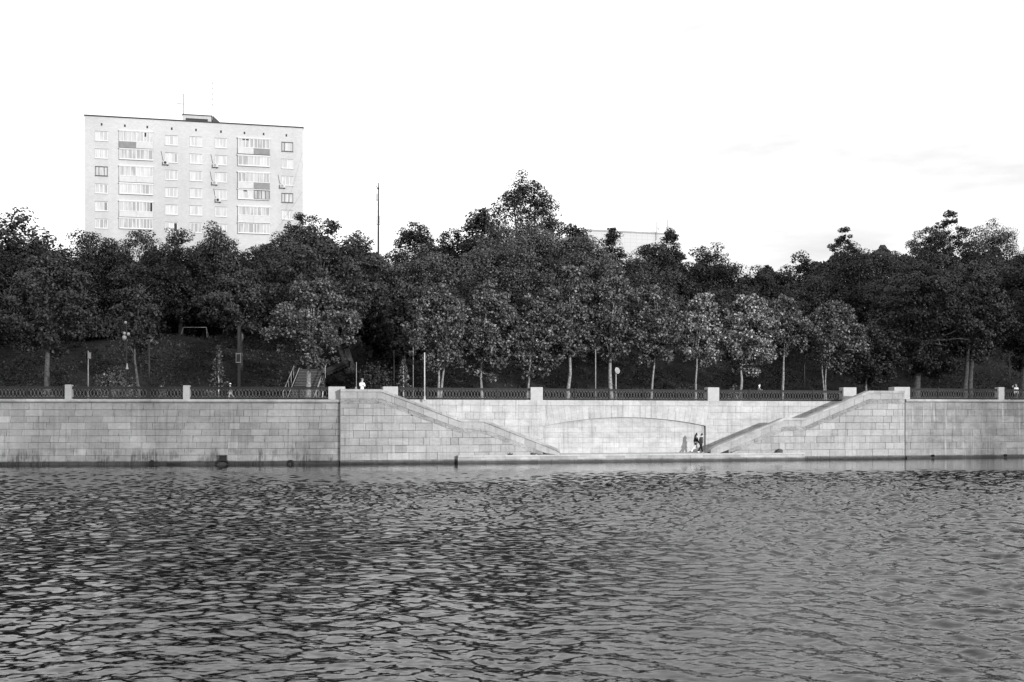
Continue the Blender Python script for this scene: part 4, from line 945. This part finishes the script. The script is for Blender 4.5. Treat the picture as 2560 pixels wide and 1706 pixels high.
def panel_building():
    Fr = Frame(1461, 240, 1668, 245); zt = Fr.z(1461, 574.5); e = Fr.empty('panelled_building', 'white panelled office building glimpsed above the trees right of the poplar', 'building'); zb = 10; L = Fr.L
    t = NT('white_panels'); br = t.n('ShaderNodeTexBrick', {'Vector': t.n('ShaderNodeCombineXYZ', {0: t.n('ShaderNodeSeparateXYZ', {0: t.obj()}).outputs[0], 1: t.z()}).outputs[0], 'Scale': 1.0, 'Mortar Size': .035, 'Brick Width': 1.3, 'Row Height': .78, 'Color1': (.33, .33, .33, 1), 'Color2': (.315, .315, .315, 1), 'Mortar': (.24, .24, .24, 1)}); br.offset = 0
    M = t.finish(t.n('ShaderNodeRGBToBW', {0: br.outputs[0]}).outputs[0], .5, .4)
    w = MB(); w.add([(x, y, z) for z in (zb, zt) for x, y in ((0, 0), (L, 0), (L, 16), (-.9, 16), (-.9, 1.2))], [(0, 1, 6, 5), (1, 2, 7, 6), (2, 3, 8, 7), (3, 4, 9, 8), (4, 0, 5, 9), (5, 6, 7, 8, 9)]); w.build('wall', M, e)
    MB().box(-.1, L + .1, -.1, -.003, zt - .25, zt + .1).build('roof_edge', M_GREYMET, e)
    k = F / Fr.y(L, 1)
    for px, yt, lab, arm in ((1638, 553, 'thin roof aerial with a side arm, left one of two on white panelled building', -10), (1664.5, 546, 'thin roof aerial at the right end of white panelled building', 9)):
        u = Fr.u(px, .5); o = Fr.empty('roof_aerial', lab, 'aerial', None, u, -.4, zt - 1.6); H = (580 - yt) / k + 1.6
        MB().tube([(0, 0, 0), (0, 0, H)], .07, 6).build('rod', M_GREYMET, o); MB().tube([(0, 0, H * .45), (arm / k, 0, H * .45), (arm / k, 0, H * .6)], .05, 6).build('crossbar', M_GREYMET, o); MB().tube([(0, 0, H * .68), (.35, 0, H * .64), (.4, 0, H * .55)], .05, 6).build('small_arm', M_IRON, o)
panel_building()

# aerial cables
def cable(p, ya, q, yb, label, r=.016, sag=1.2):
    a = Vector(((p[0] - 1280) / F * ya, ya, HC + (HOR - p[1]) / F * ya)); b = Vector(((q[0] - 1280) / F * yb, yb, HC + (HOR - q[1]) / F * yb)); m = MB()
    m.tube([a + (b - a) * t + Vector((0, 0, -4 * sag * t * (1 - t))) for t in np.linspace(0, 1, 18)], r, 5); tag(m.build('overhead_cable', mat_c), label, 'cable', 'overhead cables from the apartment block')
mat_c = mat_plain('cable_grey', .4, .6, .05, 1)
cable((757, 382), 188.5, (1030, 585), 150, 'upper overhead cable dropping steeply from the apartment block behind phone mast', sag=.6)
cable((757, 405), 188.5, (1160, 575), 160, 'long shallow overhead cable from the apartment block toward the poplar', .018, .8)
cable((757, 480), 188.5, (850, 548), 160, 'short lower overhead cable from the apartment block into the trees', .02, .3)

# ------------------------------------------------------------------ people
M_SKIN = mat_plain('skin', .45, .6, .08, 8); M_SKINL = mat_plain('pale_skin', .5, .6, .05, 8); M_HAIRD = mat_plain('dark_hair', .015, .5, .3, 20); M_HAIRL = mat_plain('fair_hair', .2, .55, .3, 20)
M_JBLACK = mat_plain('black_cloth', .008, .9, .3, 9); M_JGREY = mat_plain('charcoal_coat', .028, .55, .6, 4, .5); M_TROW = mat_plain('pale_trousers', .55, .9, .08, 6); M_CWHITE = mat_plain('white_cloth', .8, .9, .05, 6); M_CGREY = mat_plain('grey_cloth', .12, .9, .2, 6); M_CLIGHT = mat_plain('light_cloth', .42, .9, .1, 6)
def skin_mesh(name, joints, bones, root, levels=1):
    names = list(joints); me = bpy.data.meshes.new(name); me.from_pydata([joints[k][0] for k in names], [(names.index(a), names.index(b)) for a, b in bones], [])
    o = bpy.data.objects.new(name, me); SC.collection.objects.link(o); sk = o.modifiers.new('skin', 'SKIN'); sk.use_smooth_shade = True; sk.branch_smoothing = .4
    ly = me.skin_vertices[0].data if me.skin_vertices else None
    for i, k in enumerate(names):
        r = joints[k][1]; ly[i].radius = (r, r) if not isinstance(r, tuple) else r; ly[i].use_root = (k == root)
    ss = o.modifiers.new('sub', 'SUBSURF'); ss.levels = levels; ss.render_levels = levels
    dg = bpy.context.evaluated_depsgraph_get(); dg.update(); m2 = bpy.data.meshes.new_from_object(o.evaluated_get(dg)); bpy.data.objects.remove(o); bpy.data.meshes.remove(me); m2.name = name; return m2
def person(label, loc, heading, h, legs=.35, arms='swing', top=M_JBLACK, low=M_JBLACK, shoe=M_WHITE, hair=M_HAIRD, skin=M_SKIN, coat=.47, bulk=1.0, longhair=False, cap=None, lean=.03, strap=False, dress=False, bare_legs=False, veil=1.0):
    """a figure facing +x before turning by heading"""
    e = empty('person', label, 'person', None, loc, heading); H = h
    J = {}; B = []
    def add(k, p, r, par=None):
        J[k] = (tuple(H * c for c in p), tuple(H * q for q in r) if isinstance(r, tuple) else H * r)
        if par: B.append((par, k))
    hip = .525; add('pelvis', (0, 0, hip), .062); add('waist', (lean * .4, 0, .62), .058, 'pelvis'); add('chest', (lean * .8, 0, .735), .07, 'waist'); add('neck', (lean, 0, .832), .032, 'chest'); add('jaw', (lean + .012, 0, .872), .042, 'neck'); add('head', (lean + .005, 0, .924), .056, 'jaw'); add('nose', (lean + .062, 0, .903), .011, 'head'); add('crown', (lean - .004, 0, .957), .042, 'head')
    def limbs(sd, fwd):
        y = sd * .05; th, kn = .245, .245; a = fwd
        k = (math.sin(a) * th, y, hip - .02 - math.cos(a) * th); bend = .12 if fwd > 0 else .45; a2 = a - bend * (abs(legs) / .35)
        an = (k[0] + math.sin(a2) * kn, y, k[2] - math.cos(a2) * kn); return k, an
    low_ = 9
    P = {}
    for sd, f in ((1, legs), (-1, -legs)): P[sd] = limbs(sd, f); low_ = min(low_, P[sd][1][2])
    drop = low_ - .035
    for sd in (1, -1):
        n = 'l' if sd > 0 else 'r'; k, an = P[sd]
        add(n + 'hip', (0, sd * .048, hip - .02), .052, 'pelvis'); add(n + 'knee', k, .036, n + 'hip'); add(n + 'calf', tuple((np.array(k) * .6 + np.array(an) * .4) + np.array([-.008, 0, 0])), .034, n + 'knee'); add(n + 'ankle', an, .022, n + 'calf'); add(n + 'toe', (an[0] + .085, an[1], max(an[2] - .018, drop + .012)), .02, n + 'ankle')
    W = {}
    for sd in (1, -1):
        n = 'l' if sd > 0 else 'r'; sh = np.array((lean * .9, sd * .095, .785)); 
        if arms == 'swing': a = -legs * .8 * sd; el = sh + np.array((math.sin(a) * .17 - .01, sd * .02, -.17)); wr = el + np.array((math.sin(a + .35) * .15, -sd * .005, -.145))
        elif arms == 'pockets': el = sh + np.array((-.05, sd * .035, -.17)); wr = el + np.array((.075, -sd * .03, -.12))
        else: el = sh + np.array((.02, sd * .03, -.165)); wr = el + np.array((.11, -sd * .09, .045))
        add(n + 'shoulder', tuple(sh), .037, 'chest'); add(n + 'elbow', tuple(el), .026, n + 'shoulder'); add(n + 'wrist', tuple(wr), .017, n + 'elbow'); d = wr - el; d /= np.linalg.norm(d); W[n] = (wr, d, sd)
        pl = wr + d * .035; add(n + 'palm', tuple(pl), (.02, .012), n + 'wrist'); side = np.cross(d, (0, 1, 0)); side = side / (np.linalg.norm(side) + 1e-6)
        for i, ln in enumerate((.042, .05, .047, .036)):
            o = side * (i - 1.5) * .012; m = pl + d * .02 + o; t = m + d * ln * .9 + np.array((.006, -sd * .012, 0)); add(f'{n}f{i}a', tuple(m), .0052, n + 'palm'); add(f'{n}f{i}b', tuple(t), .0042, f'{n}f{i}a')
        th = wr + d * .015 + side * -.022; add(n + 'thumb', tuple(th), .006, n + 'palm'); add(n + 'thumbtip', tuple(th + d * .03 + side * -.008), .0048, n + 'thumb')
    for k in J: p, r = J[k]; J[k] = ((p[0], p[1], p[2] - drop * H), r)
    link('body', skin_mesh('body', J, B, 'pelvis'), skin, e)
    def sub(keys, scale, over=None):
        return {k: (J[k][0], (over or {}).get(k, (J[k][1] if not isinstance(J[k][1], tuple) else J[k][1][0]) * scale)) for k in keys}
    hk = H * bulk
    # jacket
    ks = ['pelvis', 'waist', 'chest', 'neck', 'lshoulder', 'rshoulder', 'lelbow', 'relbow', 'lwrist', 'rwrist']; ov = {'pelvis': .096 * hk, 'waist': .096 * hk, 'chest': .092 * hk, 'neck': .05 * H, 'lshoulder': .046 * hk, 'rshoulder': .046 * hk, 'lelbow': .042 * hk, 'relbow': .042 * hk, 'lwrist': .034 * hk, 'rwrist': .034 * hk}
    jk = sub(ks, 1, ov); jk['hem'] = ((0.0, 0, H * (coat - drop)), .092 * hk)
    if dress: jk['hem'] = ((0, 0, H * (.42 - drop)), .11 * hk); jk['skirt'] = ((0, 0, H * (.06 - drop)), .17 * hk)
    bn = [b for b in B if b[0] in ks and b[1] in ks] + [('pelvis', 'hem')] + ([('hem', 'skirt')] if dress else [])
    link('dress' if dress else 'jacket', skin_mesh('jacket', jk, bn, 'waist'), top, e)
    if not dress:
        ks = ['pelvis', 'lhip', 'rhip', 'lknee', 'rknee'] + ([] if bare_legs else ['lcalf', 'rcalf', 'lankle', 'rankle']); ov = {'pelvis': .075 * H, 'lhip': .065 * H, 'rhip': .065 * H, 'lknee': .05 * H, 'rknee': .05 * H, 'lcalf': .046 * H, 'rcalf': .046 * H, 'lankle': .04 * H, 'rankle': .04 * H}
        link('trousers', skin_mesh('trousers', sub(ks, 1, ov), [b for b in B if b[0] in ks and b[1] in ks], 'pelvis'), low, e)
    for n in 'lr':
        a, t = np.array(J[n + 'ankle'][0]), np.array(J[n + 'toe'][0]); q = {'a': (tuple(a + np.array((-.02 * H, 0, -.012 * H))), .03 * H), 'b': (tuple((a + t) / 2 + np.array((0, 0, -.006 * H))), .03 * H), 'c': (tuple(t + np.array((.012 * H, 0, 0))), .024 * H)}
        link('shoe', skin_mesh('shoe', q, [('a', 'b'), ('b', 'c')], 'a'), shoe, e)
    hx, hz = J['head'][0][0], J['head'][0][2]
    q = {'a': ((hx + .028 * H, 0, hz + .035 * H), .038 * H), 'b': ((hx - .018 * H, 0, hz + .02 * H), .058 * H), 'c': ((hx - .04 * H, 0, hz - .035 * H), .045 * H)}; bb = [('a', 'b'), ('b', 'c')]
    if longhair: q['d'] = ((hx - .055 * H, 0, hz - .11 * H), .056 * H * veil); q['e'] = ((hx - .072 * H, 0, hz - .21 * H), .045 * H * veil); bb += [('c', 'd'), ('d', 'e')]
    link('hair', skin_mesh('hair', q, bb, 'b'), hair, e)
    if cap:
        c = MB(); c.lathe([(.068 * H, -.005 * H), (.066 * H, .02 * H), (.05 * H, .045 * H), (.02 * H, .058 * H), (0, .06 * H)], (hx, 0, hz + .025 * H), 14); c.add([(hx + .05 * H, -.05 * H, hz + .025 * H), (hx + .05 * H, .05 * H, hz + .025 * H), (hx + .125 * H, .03 * H, hz + .015 * H), (hx + .125 * H, -.03 * H, hz + .015 * H)], [(0, 1, 2, 3), (3, 2, 1, 0)]); c.build('cap', cap, e, smooth=True)
    ey = MB()
    for sd in (1, -1): ey.lathe([(0, -.006 * H), (.006 * H, 0), (0, .006 * H)], (hx + .05 * H, sd * .018 * H, hz - .004 * H), 8)
    ey.build('eyes', M_HAIRD, e)
    if strap:
        b = MB(); b.box(-.1 * H, -.02 * H, -.13 * H, -.105 * H, H * (.4 - drop), H * (.5 - drop)); o = b.build('shoulder_bag', M_JBLACK, e); MB().tube([(-.06 * H, -.12 * H, H * (.5 - drop)), (-.03 * H, -.11 * H, H * (.65 - drop)), (.0, -.09 * H, H * (.83 - drop))], .006 * H, 5).build('strap', M_JBLACK, o)
    return e
def stage_pt(px, v): u = FB.u(px, v); return FB.w(u, v, ZP)
person('person in black jacket and pale trousers walking on the landing stage', stage_pt(1739, 1.7), FB.a, 1.78, .36, 'swing', M_JBLACK, M_TROW, M_CWHITE, M_HAIRD, M_SKINL, .44, 1.0, longhair=True, strap=True)
person('person in long bulky charcoal coat and black trousers walking on the landing stage', stage_pt(1752.5, 1.2), FB.a, 1.74, .25, 'pockets', M_JGREY, M_JBLACK, M_CWHITE, M_HAIRD, M_SKINL, .38, 1.25, longhair=False)
X, Y = at(905, 2.0); person('person with long fair hair in a white dress, arms folded, at top of left stair', (X, Y, gz(X, Y)), R(-60), 1.72, .02, 'fold', M_CWHITE, M_CWHITE, M_CWHITE, M_HAIRL, M_SKINL, .4, 1.05, longhair=True, dress=True, veil=1.7)
X, Y = at(577, 5); person('person, a child in a white cap and light shorts, walking left behind the railing', (X, Y, gz(X, Y)), R(185), 1.45, .35, 'swing', M_CGREY, M_CLIGHT, M_CWHITE, M_HAIRD, M_SKIN, .47, .9, cap=M_CWHITE, bare_legs=True)
X, Y = at(1896, 6); person('person with white hair in dark clothes striding right behind the railing', (X, Y, gz(X, Y)), FB.a, 1.7, .42, 'fold', M_CGREY, M_JBLACK, M_CWHITE, M_CWHITE, M_SKINL, .47, 1.0, lean=.05)
X, Y = at(2531, 4.5); person('person in dark clothes with a pale face at right picture edge', (X, Y, gz(X, Y)), R(-40), 1.76, .25, 'swing', M_JBLACK, M_JBLACK, M_CWHITE, M_HAIRD, M_SKINL, .45, 1.0)
X, Y = at(2540.5, 4.2); person('person in a white top with fair hair at right picture edge', (X, Y, gz(X, Y)), R(-110), 1.66, .2, 'swing', M_CWHITE, M_CGREY, M_CWHITE, M_HAIRL, M_SKINL, .46, 1.0, longhair=True)
